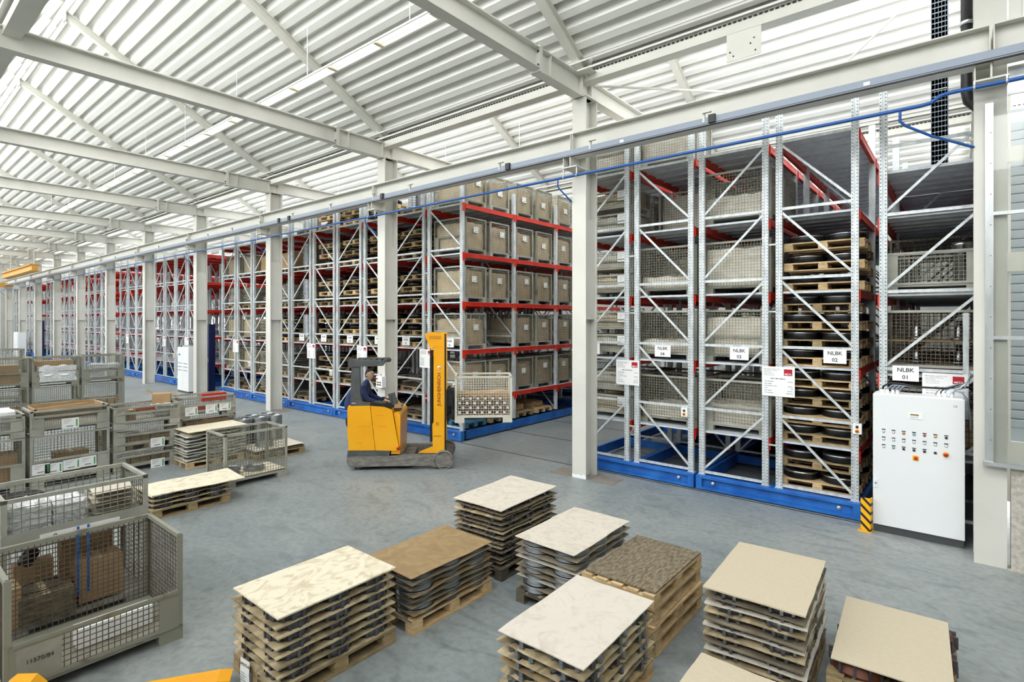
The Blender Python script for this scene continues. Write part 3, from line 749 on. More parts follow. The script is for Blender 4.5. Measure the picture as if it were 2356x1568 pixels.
# --- row A left, B right, B left
for l, k in ((0, 'part'), (1, 'full'), (2, 'full'), (3, 'part')):
    box_at('A', 0, l, 0, k); box_at('A', 0, l, 1, 'full', parts=False)
for l, k in ((0, 'low'), (1, 'low'), (2, 'low')):
    box_at('B', 1, l, 0, k); box_at('B', 1, l, 1, 'full', parts=False)
box_at('B', 1, 3, 1, 'full'); box_at('B', 1, 4, 0, 'full'); box_at('B', 1, 3, 2, 'full', parts=False)
for l in (0, 1, 2, 3): box_at('B', 0, l, 0, 'double'); box_at('B', 0, l, 1, 'full', parts=False)
box_at('B', 0, 4, 0, 'full')
# --- row A right: pallets with pairs of black discs
rnA = 'disc row right of the near column'
def discstack(x, y, z, n, pre, parts=True, step=.30, woods=(wpal, wold), rz=0):
    for j in range(n):
        zz = z+j*step; m = woods[(j+int(z)) % len(woods)]
        pallet('pallet %s up, %s' % (ordn(j), pre), (x, y, zz), rz, m, parts=parts)
        for sx in (-1, 1):
            disc('%s black disc on pallet %s up, %s' % ('left' if sx < 0 else 'right', ordn(j), pre), (x+sx*.275, y-.06, zz+.133), 'discs %s %s' % (pre, ordn(j)))
X = rowpos('A', 1)
discstack(X, yslot(0)-.05, BASEZ, 2, 'base of disc row', step=.33)
discstack(X, yslot(0)-.05, zlev(0), 4, 'lowest shelf of disc row', step=.285)
discstack(X, yslot(0)-.05, zlev(1), 4, 'second shelf of disc row', step=.28)
discstack(X+.06, yslot(0)+.05, zlev(2), 3, 'third shelf of disc row', step=.32, woods=(wpal,))
for l in range(-1, 3): discstack(X, yslot(1), zlev(l), 3, '%s of disc row, behind' % LN[l+1], parts=False, step=.285)
# --- fixed rack contents
XR = 4.68+.58
t = gitterbox('open mesh box with two steel shafts behind the NLBK 01 sign', (XR, yslot(0), 2.155), 0, flap=False, m=conta, wm=wired)
for i, dx in enumerate((-.18, .30)):
    for j in range(2):
        b = MB(); b.lathe([(0, 0), (.11, 0), (.11, .02), (.05, .035), (.045, .06), (.045, .17), (.035, .18), (.035, .27), (0, .27)], 18)
        tag(link('flanged_shaft', b.mesh('flanged_shaft', steel), None, (XR+dx, yslot(0), 2.30+j*.33)), 'bright flanged shaft in the mesh box, %s %s' % (('left', 'right')[i], ('lower', 'upper')[j]), 'shaft')
b = MB(); b.box(XR-.5, yslot(0)-.3, 2.60, XR+.5, yslot(0)+.3, 2.625); tag(link('wooden_shelf_board', b.mesh('wooden_shelf_board', wold)), 'intermediate wooden board in the shaft box', 'board')
gitterbox('low mesh box with sheet metal corners on the fixed rack', (XR, yslot(0), 3.285), 0, H=.58, flap=True, flaph=.97)
b = MB(); b.lathe([(0, 0), (.10, 0), (.10, .5), (.12, .52), (.12, .57), (0, .57)], 20); tag(link('steel_cylinder', b.mesh('steel_cylinder', steel), None, (XR+.33, yslot(0), 3.42)), 'bright steel cylinder standing in the low mesh box', 'cylinder')
gitterbox('dark mesh box behind the control cabinet, bottom shelf', (XR, yslot(0), 1.055), 0, wm=wired, parts=False)
load('brown pallet load in the mesh box behind the cabinet', (XR, yslot(0), 1.19), 1.0, .66, .5, mt=liner)
for l in (0, 1, 2): gitterbox('rear mesh box on the fixed rack, %s' % LN[l+1], (XR, yslot(1)+.2, LR[l]+.005), 0, parts=False, wm=wired)
# --- rows C left, D, E, F with pallets and rings
def reel(label, loc, group, r=.15, h=.24): return tag(link('steel_ring_reel', M('reel', lambda b: [b.lathe([(.09, z), (.16, z), (.165, z+.006), (.16, z+.036), (.15, z+.038), (.15, z+.042)], 18) for z in (0, .043, .086, .129, .172, .215)], steel), None, loc), label, 'ring stack', group)
def sheetstack(label, loc, w, d, n, step, mt, group=None, seed=1):
    def f(b):
        rr = random.Random(seed)
        for i in range(n):
            a, c_ = rr.uniform(-.02, .02), rr.uniform(-.02, .02); nx = 6; vs = []
            for q in range(nx+1):
                x = -w/2+w*q/nx; z = i*step+.02*math.cos(math.pi*2*x/w*1.5)*(1 if i % 2 else .6)
                for y in (-d/2, d/2):
                    vs += [(x+a, y+c_, z), (x+a, y+c_, z+.008)]
            fs = []
            for q in range(nx):
                o = q*4; fs += [(o, o+4, o+6, o+2), (o+1, o+3, o+7, o+5), (o, o+1, o+5, o+4), (o+2, o+6, o+7, o+3)]
            fs += [(0, 2, 3, 1), (nx*4, nx*4+1, nx*4+3, nx*4+2)]
            b.add(vs, fs)
    return tag(link('sheet_stack', M('sheets%.2f%d%s%d%.3f' % (w, n, mt.name, seed, step), f, mt), None, loc), label, 'sheet stack', group)
names = {'C0': 'row left of the open aisle', 'D0': 'left row above truck guard', 'D1': 'right row above truck guard',
         'E0': 'left row, right of column three', 'E1': 'right row, right of column three', 'F1': 'right row, left of column three', 'F0': 'left row, left of column three'}
def dstack2(key, side, l, kind, s=0):
    x = rowpos(key, side); z = zlev(l); y = yslot(s); nm = '%s, %s%s' % (LN[l+1], names[key+str(side)], '' if s == 0 else ', behind')
    g = 'stacked %s %s' % (kind, nm)
    if kind == 'pallets':
        for j in range(3):
            pallet('pallet %s up, %s' % (ordn(j), nm), (x+R.uniform(-.03, .03), y, z+j*.315), 0, wpal if R.random() < .4 else wold, parts=False)
            tag(link('steel_disc', M('flatdisc', lambda b: [b.lathe([(0, 0), (.26, 0), (.26, .11), (.2, .14), (0, .14)], 20, (dx, 0, 0)) for dx in (-.27,)], castb), None, (x+.27 if 0 else x, y, z+j*.315+.134)), 'left disc on pallet %s up, %s' % (ordn(j), nm), 'disc')
            tag(link('steel_disc', M('flatdisc', None, None), None, (x+.54, y, z+j*.315+.134)), 'right disc on pallet %s up, %s' % (ordn(j), nm), 'disc')
    elif kind == 'reels':
        pallet('pallet under bright rings, '+nm, (x, y, z), 0, wold, parts=False)
        for j in range(3):
            for dx in (-.27, .22): reel('%s ring pile, tier %s, %s' % ('left' if dx < 0 else 'right', ('one', 'two', 'three')[j], nm), (x+dx, y-.12, z+.133+j*.26), None)
    elif kind == 'sheets':
        pallet('pallet under wavy sheets, '+nm, (x, y, z), 0, wold, parts=False)
        sheetstack('stack of wavy silver sheets, '+nm, (x, y, z+.15), 1.0, .66, 12, .055, lightc, seed=2)
    elif kind == 'boards':
        pallet('pallet under flat boards, '+nm, (x, y, z), 0, wold, parts=False)
        sheetstack('short stack of flat boards, '+nm, (x, y, z+.14), 1.05, .7, 4, .04, hbg, seed=5)
    elif kind == 'box':
        gitterbox('mesh box, '+nm, (x, y, z), 0, parts=False); load('wrapped load in mesh box, '+nm, (x, y, z+.13), 1.04, .66, .6, seed=l+1)
    elif kind == 'carton':
        load('big brown carton, '+nm, (x, y, z+.14), 1.0, .65, .55, mt=card, seed=1); pallet('pallet under the brown carton, '+nm, (x, y, z), 0, wold, parts=False)
for key, side, kinds in (('C', 0, ('boards', 'boards', 'pallets', 'pallets', 'pallets', 'reels')), ('D', 0, ('', 'boards', 'pallets', 'pallets', 'pallets', 'pallets')),
                         ('D', 1, ('boards', 'boards', 'pallets', 'pallets', 'pallets', '')), ('E', 0, ('boards', 'boards', 'reels', 'reels', 'reels', 'reels')),
                         ('E', 1, ('', 'pallets', 'pallets', 'pallets', 'pallets', 'pallets')), ('F', 0, ('sheets', 'sheets', 'sheets', 'boards', 'carton', '')),
                         ('F', 1, ('sheets', 'sheets', 'pallets', 'sheets', 'carton', ''))):
    if key == 'F': pass
    for l, kd in enumerate(kinds):
        if kd: dstack2(key, side, l-1, kd)
        if kd in ('pallets', 'boards'): dstack2(key, side, l-1, 'boards' if kd == 'boards' else 'pallets', 1)
        elif kd: dstack2(key, side, l-1, kd, 1)
names['F20'] = 'left row beside the navy post'; names['F21'] = 'right row beside the navy post'
for side in (0, 1):
    for l, kd in enumerate(('boards', 'box', 'box', 'sheets', 'box', '')):
        if kd: dstack2('F2', side, l-1, kd)
# bottom pallets in the open aisle face
xc = rowpos('C', 1)
for i, (s, m) in enumerate(((0, cyan), (1, wold), (2, wold), (3, wpal))):
    pallet('flat pallet on the rack base facing the open aisle, %s from the front' % ordn(i), (xc+.02, yslot(s), BASEZ), 0, m)
for i, s in enumerate((2, 3)):
    load('low brown bundle on the aisle base pallet, %s' % ordn(i), (xc, yslot(s), BASEZ+.14), .7, .5, .14, mt=card, seed=i)
# --- signs on racks
def nlbk(n, x, z, y=.795, w=.30, h=.21):
    t = thing('rack_sign', 'white NLBK %s sign %s' % (n, NL[n]), 'sign', (x, y, z))
    b = MB(); b.box(-w/2, -.002, -h/2, w/2, .002, h/2); part('board', b, signw, t)
    link('lettering', text('NLBK', .078), t, (0, -.003, .045), rx=math.pi/2); link('lettering', text(n, .078), t, (0, -.003, -.055), rx=math.pi/2)
NL = {'01': 'above the white control cabinet', '02': 'in front of the black discs', '03': 'on the box row left of the discs', '04': 'on the box row right of the near column', '05': 'half hidden by the near column', '06': 'hidden behind the truck mast', '07': 'left of the truck mast', '08': 'half hidden by the second free column', '09': 'upper left of the truck guard', '10': 'on the black disc rack further left', '11': 'on the ring stack rack further left'}
nlbk('01', 4.985, 2.165); nlbk('02', 4.13, 2.365); nlbk('03', 2.755, 2.355); nlbk('04', 1.42, 2.35)
for n, x in (('05', -.03), ('06', -4.1), ('07', -5.75), ('08', -6.95), ('09', -8.3), ('10', -9.7), ('11', -11.0)): nlbk(n, x, 2.35)
HEAD = ['META-Regalbau GmbH & Co. KG', 'Industriegebiet Große Wiese', '59757 Arnsberg', 'Telefon 0 29 32/9 57-0', 'www.meta-online.com']
ROWS = [('Max. Palettenlast', '1.000 Kg'), ('Max. Fachlast', ''), ('Profil MB 8/0 18 L/3/8', '3.000 Kg'), ('Profil', 'Kg'), ('Max. Feldlast', '16.000 Kg'), ('Max. Wagenlast', '288.000 Kg')]
def meta(x, z, lab, y=.79, s=1.0, small=False):
    t = thing('load_sign', lab, 'sign', (x, y, z))
    b = MB(); b.box(-.24*s, -.002, -.235*s, .24*s, .002, .235*s); part('board', b, signw, t)
    b = MB(); b.box(.085*s, -.004, .10*s, .205*s, -.002, .20*s); part('logo_square', b, redsq, t)
    link('lettering', text('META', .038*s, signw), t, (.145*s, -.0055, .122*s), rx=math.pi/2)
    if small:
        b = MB()
        for i in range(4): b.box(-.2*s, -.003, (.19-i*.025)*s, (.03-.03*(i % 2))*s, -.002, (.198-i*.025)*s)
        for i in range(6): b.box(-.2*s, -.003, (.0-i*.035)*s, -.06*s, -.002, (.01-i*.035)*s); b.box(.13*s, -.003, (.0-i*.035)*s, .2*s, -.002, (.01-i*.035)*s)
        part('printed_lines', b, prtg, t); return
    for i, q in enumerate(HEAD): link('lettering', text(q, .017*s, prtg, 'LEFT'), t, (-.21*s, -.003, (.195-i*.024)*s), rx=math.pi/2)
    link('lettering', text('META MULTIBLOC', .026*s), t, (0, -.003, .045*s), rx=math.pi/2)
    for i, (a, c_) in enumerate(ROWS):
        link('lettering', text(a, .020*s, prt, 'LEFT'), t, (-.20*s, -.003, (.0-i*.036)*s), rx=math.pi/2)
        if c_: link('lettering', text(c_, .020*s, prt, 'RIGHT'), t, (.21*s, -.003, (.0-i*.036)*s), rx=math.pi/2)
meta(3.35, 1.935, 'white META load sign between the NLBK 03 and NLBK 02 rows'); meta(.725, 1.92, 'white META load sign just right of the near column')
meta(5.41, 1.955, 'white META load sign behind the control cabinet cables', y=.80)
for i, (x, l) in enumerate(((-4.96, 'beside the truck mast'), (-7.70, 'above the truck guard'), (-10.42, 'right of the third free column'), (-13.1, 'left of the third free column'), (-15.8, 'beside the navy post'),
                            (-20.6, 'right of the fourth free column top cabinet'), (-23.3, 'right of the fifth free column'), (-28.7, 'far left before the second aisle'))):
    meta(x, 1.93, 'small white META load sign '+l, small=True)
# push button boxes on the frames
for i, (x, l) in enumerate(((4.415, 'beside the control cabinet'), (1.83, 'under the NLBK 04 sign'), (-3.9, 'behind the truck mast'), (-6.6, 'right of the truck operator'), (-9.3, 'near the third free column'), (-14.7, 'on the rack beside the navy post'), (-22.1, 'between the fourth and fifth free column'))):
    z = 1.325 if i == 0 else 1.29
    t = thing('push_button_box', 'small push button box '+l, 'switch', (x, .80, z))
    b = MB(); b.box(-.055, -.03, -.075, .055, .03, .075); part('housing', b, signw, t)
    b = MB(); b.lathe([(0, -.05), (.017, -.05), (.02, -.03)], 12, (0, 0, .03), axis='y'); part('black_button', b, blk, t)
    b = MB(); b.lathe([(0, -.055), (.016, -.055), (.016, -.04)], 12, (0, 0, -.03), axis='y'); part('red_button', b, redp, t)
    b = MB(); b.lathe([(.0, -.04), (.027, -.04), (.027, -.03)], 12, (0, 0, -.03), axis='y'); part('yellow_ring', b, yel2, t)
# ================================================================ CONTROL CABINETS
t = thing('control_cabinet', 'tall white control cabinet with push buttons at the right column', 'cabinet', (4.64, .45, 0))
CW = .98
b = MB(); b.box(0.01, .02, 0, CW-.01, .38, .095); part('plinth', b, dgrey, t)
b = MB(); b.box(0, .02, .1, CW, .40, 1.89); part('body', b, cabw, t)
b = MB(); b.box(0.004, 0, .105, CW-.004, .018, 1.885); part('door', b, cabw, t)
b = MB(); b.box(.02, .02, 1.89, CW-.02, .36, 1.90)
for i in range(7): x = (.10, .16, .22, .27, .72, .78, .85)[i]; b.tube([(x, .12, 1.90), (x, .12, 1.95)], .018, 8)
part('cable_gland', b, signw, t)
b = MB(); b.box(.015, -.012, .61, .055, 0, .72); b.box(.03, -.02, .66, .042, -.012, .68, 1); part('door_lock', b, [cabw, blk], t)
b = MB(); b.box(.40, -.008, 1.595, .555, 0, 1.675); part('display_unit', b, signw, t)
b = MB(); b.box(.42, -.010, 1.64, .51, -.008, 1.658); part('display_screen', b, mat('amber_display', '#8a6a1e'), t)
b = MB()
for i in range(4): b.box(.42+i*.022, -.010, 1.615, .435+i*.022, -.008, 1.622)
part('display_keys', b, prtg, t)
link('lettering', text('CE', .035), t, (.885, -.001, 1.80), rx=math.pi/2)
cols = [['#f4f5f5']*2+[orange, teal, redp, yel2, blk], ['#f4f5f5']*7, ['#f4f5f5', teal, blk, blk, blk, blk, None]]
grey_ring = mat('button_grey_ring', '#9a9da0')
for r in range(3):
    for c_ in range(7):
        x = .125+c_*.1115; z = 1.41-r*.105
        m = cols[r][c_]
        if m is None: continue
        if isinstance(m, str): m = signw
        b = MB(); b.lathe([(0, -.012), (.012, -.012), (.014, 0)], 12, (x, 0, z-.022), axis='y', mi=0); b.lathe([(.0145, -.006), (.018, -.006), (.018, 0)], 12, (x, 0, z-.022), axis='y', mi=1)
        part('push_button', b, [m, grey_ring], t)
        if not (r == 2 and c_ == 5): b = MB(); b.box(x-.021, -.003, z-.001, x+.021, 0, z+.011); part('button_label', b, prt, t)
b = MB(); b.lathe([(0, -.045), (.022, -.045), (.022, -.03), (.012, -.03), (.012, 0)], 16, (.79, 0, 1.175), axis='y'); b.lathe([(0, -.006), (.032, -.006), (.032, 0)], 18, (.79, 0, 1.175), axis='y', mi=1); part('emergency_stop', b, [redp, yel], t)
b = MB(); b.box(.445, -.006, 1.045, .51, 0, 1.11, 1); b.lathe([(0, -.03), (.018, -.03), (.022, 0)], 14, (.4775, 0, 1.078), axis='y'); part('main_switch', b, [redp, yel2], t)
# cables
def cable(label, pts, r, m):
    b = MB(); b.tube(pts, r, 7); tag(link('cable', b.mesh('cable', m)), label, 'cable')
Xc = 4.64; Yc = .57
cable('thick black cable loom sweeping over the control cabinet', [(Xc+.10, Yc, 1.93), (Xc+.11, Yc, 1.99), (Xc+.18, Yc, 2.04), (Xc+.3, Yc, 2.04), (Xc+.5, Yc, 2.01), (Xc+.8, Yc, 2.01), (Xc+1.0, Yc+.05, 2.04), (Xc+1.08, Yc+.1, 2.04)], .014, blk)
for i in range(4):
    x = Xc+.16+.045*i; cable('grey cable leaving the cabinet top, %s from the left' % ordn(i), [(x, Yc, 1.93), (x+.01, Yc, 1.975), (x+.05, Yc, 2.01), (x+.12, Yc+.01, 2.025), (x+.3, Yc+.02, 2.0)], .009, railgrey)
for i in range(5):
    x = Xc+.68+.045*i; cable('grey cable in the right bundle, %s from the left' % ordn(i), [(x, Yc, 1.92), (x+.02, Yc-.01, 1.97+.01*i), (x+.06, Yc, 2.01), (x+.12, Yc+.02, 2.03), (Xc+1.0, Yc+.06, 2.1), (Xc+1.04, Yc+.1, 2.22)], .008, (railgrey, blk, railgrey, signw, railgrey)[i])
cable('single grey cable drooping right of the cabinet', [(Xc+.83, Yc, 1.93), (Xc+.88, Yc, 1.99), (Xc+.95, Yc, 1.97), (Xc+1.01, Yc+.02, 1.88), (Xc+1.03, Yc+.04, 1.7), (Xc+1.035, Yc+.05, 1.5)], .009, railgrey)
b = MB(); b.box(5.60, .80, 1.6, 5.66, .83, 3.0); tag(link('cable_duct', b.mesh('cable_duct', galvh)), 'slotted vertical cable duct beside the right column', 'duct')
b = MB(); b.box(0, 0, 0, .115, .012, .46); b.box(-.03, -.03, 0, .13, .1, .008, 1); b.box(.103, .012, 0, .115, .1, .46)
o = tag(link('corner_guard', b.mesh('corner_guard', [hazm, yel2]), None, (4.51, .36, 0), -.15), 'yellow and black striped corner guard post beside the cabinet', 'guard post')
# distant double cabinet and navy post
t = thing('control_cabinet', 'white two-door control cabinet at the fourth free column', 'cabinet', (-19.2, -.05, 0))
b = MB(); b.box(0, .02, 0, 1.15, .4, .07); part('plinth', b, dgrey, t)
b = MB(); b.box(0, .02, .07, 1.15, .4, 1.82); part('body', b, cabw, t)
for d in (0, 1):
    b = MB(); b.box(.005+.575*d, 0, .075, .57+.575*d, .018, 1.815); dd = part('door', b, cabw, t)
    b = MB()
    for r in range(3):
        for c_ in range(4): b.box(.08+.575*d+c_*.11, -.012, 1.16-r*.14, .115+.575*d+c_*.11, 0, 1.19-r*.14)
    part('push_button', b, dgrey, dd)
b = MB(); b.box(.15, -.01, 1.5, .3, 0, 1.55); part('display_unit', b, dgrey, t)
b = MB(); b.box(.3, .1, 1.82, 1.0, .3, 1.9); part('cable_gland', b, alu, t)
t = thing('navy_post', 'tall navy blue enamelled post between two racks', 'post', (-18.48, .75, 0))
b = MB(); b.box(0, 0, 0, .32, .25, 2.75); part('post_body', b, navy, t); b = MB(); b.box(.05, -.08, 1.2, .3, 0, 1.35); part('hand_terminal', b, alu, t)
t = thing('navy_post', 'distant navy blue post beyond the second aisle', 'post', (-50.0, .6, 0))
b = MB(); b.box(0, 0, 0, 1.6, .2, 2.9); part('post_body', b, navy, t)
b = MB(); b.box(-54.5, -.1, 0, -52.8, .4, 1.95); b.box(-54.5, -.12, .1, -53.7, -.1, 1.9); b.box(-53.65, -.12, .1, -52.85, -.1, 1.9)
tag(link('control_cabinet', b.mesh('control_cabinet', cabw)), 'small distant white control cabinet at the far left', 'cabinet')
t = thing('wall_controller', 'white control unit fixed to the column behind the truck operator', 'switch', (-5.80, -.12, 1.22))
b = MB(); b.box(0, 0, 0, .24, .12, .28); part('housing', b, signw, t)
b = MB()
for i in range(3):
    for j in range(2): b.box(.04+i*.06, -.006, .05+j*.06, .075+i*.06, 0, .085+j*.06)
part('button', b, blk, t); b = MB(); b.lathe([(0, -.03), (.02, -.03), (.02, 0)], 12, (.05, 0, .22), axis='y'); part('stop_button', b, redp, t)
b = MB(); b.tube([(.15, .05, .28), (.15, .03, .34), (.22, .0, .35)], .006, 6); part('hook', b, dgrey, t)
# ================================================================ FOREGROUND STACKS
def boardme(key, w, d, th, seed, mt, warp=.012, torn=0):
    k = 'board_'+key
    if k in CACHE: return CACHE[k]
    rr = random.Random(seed); nx, ny = 6, 8; b = MB(); vs = []
    c = [rr.uniform(-warp, warp) for _ in range(4)]
    for j in range(ny+1):
        for i in range(nx+1):
            u, v = i/nx, j/ny
            e = (i in (0, nx)) or (j in (0, ny))
            z = (c[0]*(1-u)*(1-v)+c[1]*u*(1-v)+c[2]*u*v+c[3]*(1-u)*v)+.4*warp*math.sin(3*math.pi*v+c[0]*300)*(abs(u-.5)*2)-(.5*warp if e else 0)
            dx, dy = (rr.uniform(-torn, torn), rr.uniform(-torn, torn)) if e else (0, 0)
            vs.append((-w/2+w*u+dx, -d/2+d*v+dy, z))
    N_ = len(vs); allv = [(x, y, z+th) for x, y, z in vs]+vs; fs = []
    for j in range(ny):
        for i in range(nx):
            a = j*(nx+1)+i; fs.append((a, a+1, a+nx+2, a+nx+1)); fs.append((a+N_, a+nx+1+N_, a+nx+2+N_, a+1+N_))
    per = [i for i in range(nx+1)]+[(j*(nx+1)+nx) for j in range(1, ny+1)]+[ny*(nx+1)+i for i in range(nx-1, -1, -1)]+[j*(nx+1) for j in range(ny-1, 0, -1)]
    for a, c_ in zip(per, per[1:]+per[:1]): fs.append((a, a+N_, c_+N_, c_))
    b.add(allv, fs); CACHE[k] = b.mesh(k, mt); return CACHE[k]
def gearfn(r, h, n, lug=.02, inner=.6, lm=0):
    def f(b):
        b.lathe([(r*inner, 0), (r, 0), (r, h), (r*inner, h)], 24, closed=True)
        for i in range(n):
            a = 2*math.pi*i/n; b.cbox(math.cos(a)*(r+lug/2), math.sin(a)*(r+lug/2), h/2, lug*1.2, r*2.0/n, h*.98, lm, a)
    return f
def coilfn(r, h, n=5):
    def f(b):
        prof = [(r*.72, 0)]
        for i in range(n): z = h*i/n; prof += [(r-.006, z), (r, z+h/n*.25), (r, z+h/n*.75), (r-.006, z+h/n)]
        prof.append((r*.72, h)); b.lathe(prof, 24, closed=True)
    return f
GRID6 = [(dx, dy) for dy in (-.362, 0, .362) for dx in (-.184, .184)]
def stack(name, cx, cy, H, n, boards, item, itemname, itemcat, topmat, topw=(.75, 1.12), topname='hardboard_sheet', rz=0, palm=wpal, pn=1, warp=.012, toplabel='', th=.009, torn=.004, tops=1, seed=1, grid=GRID6):
    rr = random.Random(seed)
    for j in range(pn): pallet('pallet %sunder %s' % ('' if pn == 1 else ordn(j)+' up ', name), (cx, cy, j*PH), math.pi/2+rz, palm)
    z0 = pn*PH; step = (H-z0-th)/n
    for i in range(n+1):
        z = z0+i*step+.002
        last = i == n
        m = topmat if last else boards[i % len(boards)]
        w, d = topw if last else (.74, 1.10)
        me = boardme('%s_%d' % (name, i if last or i % 3 == 0 else i % 3), w, d, th, seed*31+i, m, warp*(.45 if last else 1), torn)
        if len(me.materials) and me.materials[0] != m:
            me = boardme('%s_%d_%s' % (name, i, m.name), w, d, th, seed*31+i, m, warp*(.45 if last else 1), torn)
        dx, dy, a = (0, 0, 0) if last else (rr.uniform(-.012, .012), rr.uniform(-.012, .012), rr.uniform(-.012, .012))
        lab = toplabel if last else 'board in %s, %s layer from below' % (name, ordn(i))
        tag(link(topname if last else 'packing_board', me, None, (cx+dx, cy+dy, z), rz+a), lab, 'board')
        if not last:
            for gx, gy in grid:
                q = rot(rz, (gx+rr.uniform(-.008, .008), gy+rr.uniform(-.008, .008), 0))
                tag(link(itemname, item, None, (cx+q[0], cy+q[1], z+th+.001), rr.random()*.5, scale=(1, 1, max(.3, (step-th-.002-(warp*.7 if i == n-1 else 0))/.06))), '%s %s %s, %s layer, %s' % ('left' if gx < 0 else 'right', 'front' if gy < -.1 else 'rear' if gy > .1 else 'middle', itemcat[0], ordn(i), name.replace('the ', '')), itemcat[1])
I1 = M('ribbed_hub', gearfn(.168, .06, 14, .012), cast); I2 = M('coil_ring_pile', coilfn(.178, .06, 5), coil)
I3 = M('lugged_gear', gearfn(.160, .06, 9, .018), cast); I4 = M('coil_pile_b', coilfn(.180, .06, 6), coil)
stack('the pale plywood stack', 1.28, -5.955, .675, 7, (plydirty,), I1, 'ribbed_casting', ('dark ribbed casting', 'casting'), ply, (.75, 1.10), 'plywood_sheet', .0, wold, toplabel='clean pale plywood sheet topping the left foreground stack', th=.013, warp=.004, torn=0, seed=3)
stack('the brown board stack', 1.33, -4.70, .53, 7, (hbg, hbb, hbg), I2, 'coil_ring_pile', ('pile of thin steel rings', 'ring stack'), hbb, (.74, 1.12), 'hardboard_sheet', .0, wpal, toplabel='brown stained hardboard topping the stack behind the plywood', warp=.014, th=.006, seed=4)
stack('the rearmost floor stack', 1.27, -3.40, .80, 12, (hbk, plydirty, hbk), I3, 'lugged_gear', ('small dark gear', 'gear'), hbl, (.74, 1.12), 'hardboard_sheet', .03, wdark, toplabel='pale curved hardboard topping the rearmost of the floor stacks', warp=.016, seed=5)
stack('the coil stack', 2.39, -3.60, .68, 8, (hbg, hbg, hbl), I4, 'coil_ring_pile', ('pile of blued steel rings', 'ring stack'), hbl, (.72, 1.16), 'hardboard_sheet', .02, wdark, toplabel='pale hardboard topping the coil stack in the middle', warp=.018, th=.006, seed=6)
for j in range(4):
    m = wpal if j else wpal
    pallet('light euro pallet, %s up in the empty pallet pile' % ordn(j), (3.19+(.0, .012, -.01, .0)[j], -3.60+(.01, -.01, .015, 0)[j], .001+j*.1335), math.pi/2+(.01, -.012, .015, .0)[j], m)
tag(link('weathered_board', boardme('darktop', .70, 1.06, .014, 5, hbk, .005), None, (3.20, -3.585, .54), .0), 'dark weathered board lying on the empty pallet pile', 'board')
stack('the white board stack', 3.285, -4.90, .60, 6, (wold, plydirty, plydirty), M('big_lug_gear', gearfn(.158, .06, 10, .03, lm=1), [cast, coil]), 'lugged_gear', ('dark lugged gear', 'gear'), hbw, (.74, 1.12), 'hardboard_sheet', .02, wpal, toplabel='whitish hardboard with scuffs in the centre foreground', warp=.012, seed=7)
stack('the tall tan stack', 4.31, -3.55, .745, 10, (hbg, plydirty, hbl), M('flat_lug_gear', gearfn(.162, .06, 14, .02, lm=1), [cast, coil]), 'lugged_gear', ('thin lugged gear', 'gear'), hbt, (.74, 1.12), 'hardboard_sheet', .05, wold, toplabel='clean tan hardboard topping the tall stack', warp=.014, th=.012, seed=8)
# rightmost stack: ring gears on pallets
for j, z in enumerate((0, .22)):
    pallet('weathered pallet, %s of the brown ring gear stack' % ('base', 'upper one')[j], (5.19, -3.45, z+.0), math.pi/2, wold)
    for gi, (gx, gy) in enumerate(((-.19, -.36), (.19, -.36), (-.19, .02), (.19, .02), (-.19, .39), (.19, .39))):
        def rg(b):
            b.lathe([(.13, 0), (.178, 0), (.178, .018), (.166, .022), (.166, .085), (.12, .085)], 28, closed=True)
            b.lathe([(.10, .086), (.150, .086), (.150, .094), (.10, .094)], 28, closed=True, mi=1)
            for i in range(12):
                a = 2*math.pi*i/12; b.cbox(math.cos(a)*.174, math.sin(a)*.174, .045, .03, .016, .09, 1, a)
        zz = z+.133
        tag(link('ring_gear', M('ring_gear', rg, [brz, cast]), None, (5.19+gx, -3.45+gy, zz), gi*.3, scale=None if j else (1, 1, .9)), 'brown ring gear %s, %s column, %s row' % (('on the lower pallet', 'under the rightmost tan sheet')[j], ('left', 'right')[gi % 2], ('front', 'middle', 'rear')[gi//2]), 'gear')
tag(link('hardboard_sheet', boardme('tanright', .70, 1.09, .009, 9, hbt, .003), None, (5.18, -3.46, .46), .05), 'clean tan hardboard lying on the brown ring gears', 'board')
# low stack at the bottom edge
stack('the low tan stack', 4.49, -5.10, .45, 4, (hbg, hbt), I3, 'lugged_gear', ('hidden dark gear', 'gear'), hbt, (.76, 1.14), 'hardboard_sheet', .0, wold, toplabel='scribbled tan hardboard cut by the bottom edge of the picture', warp=.012, seed=10)
# paper tags
def papertag(label, loc, rz, txt, w=.15, h=.2, tilt=1.35):
    t = thing('paper_tag', label, 'tag', loc, rz)
    b = MB(); b.add([(-w/2, 0, -h/2), (w/2, 0, -h/2), (w/2, -.006, 0), (w/2, 0, h/2), (-w/2, 0, h/2), (-w/2, -.006, 0)], [(0, 1, 2, 5), (5, 2, 3, 4)]); part('sheet', b, whitep, t)
    link('lettering', text(txt, .035), t, (0, -.008, h*.30), rx=math.pi/2)
    b = MB()
    for i in range(4): b.box(-w*.4, -.008, -.01-i*.02, (.02 if i % 2 else .0), -.007, -.006-i*.02)
    part('printed_lines', b, prtg, t)
papertag('white paper tag 509275-21 on the rightmost pallet stack', (5.18, -4.025, .30), 0.05, '509275-21', .19, .16)
papertag('white paper tag hanging on the pallet corner under the plywood', (1.20, -6.54, .11), 0.1, '509275-8', .13, .2)
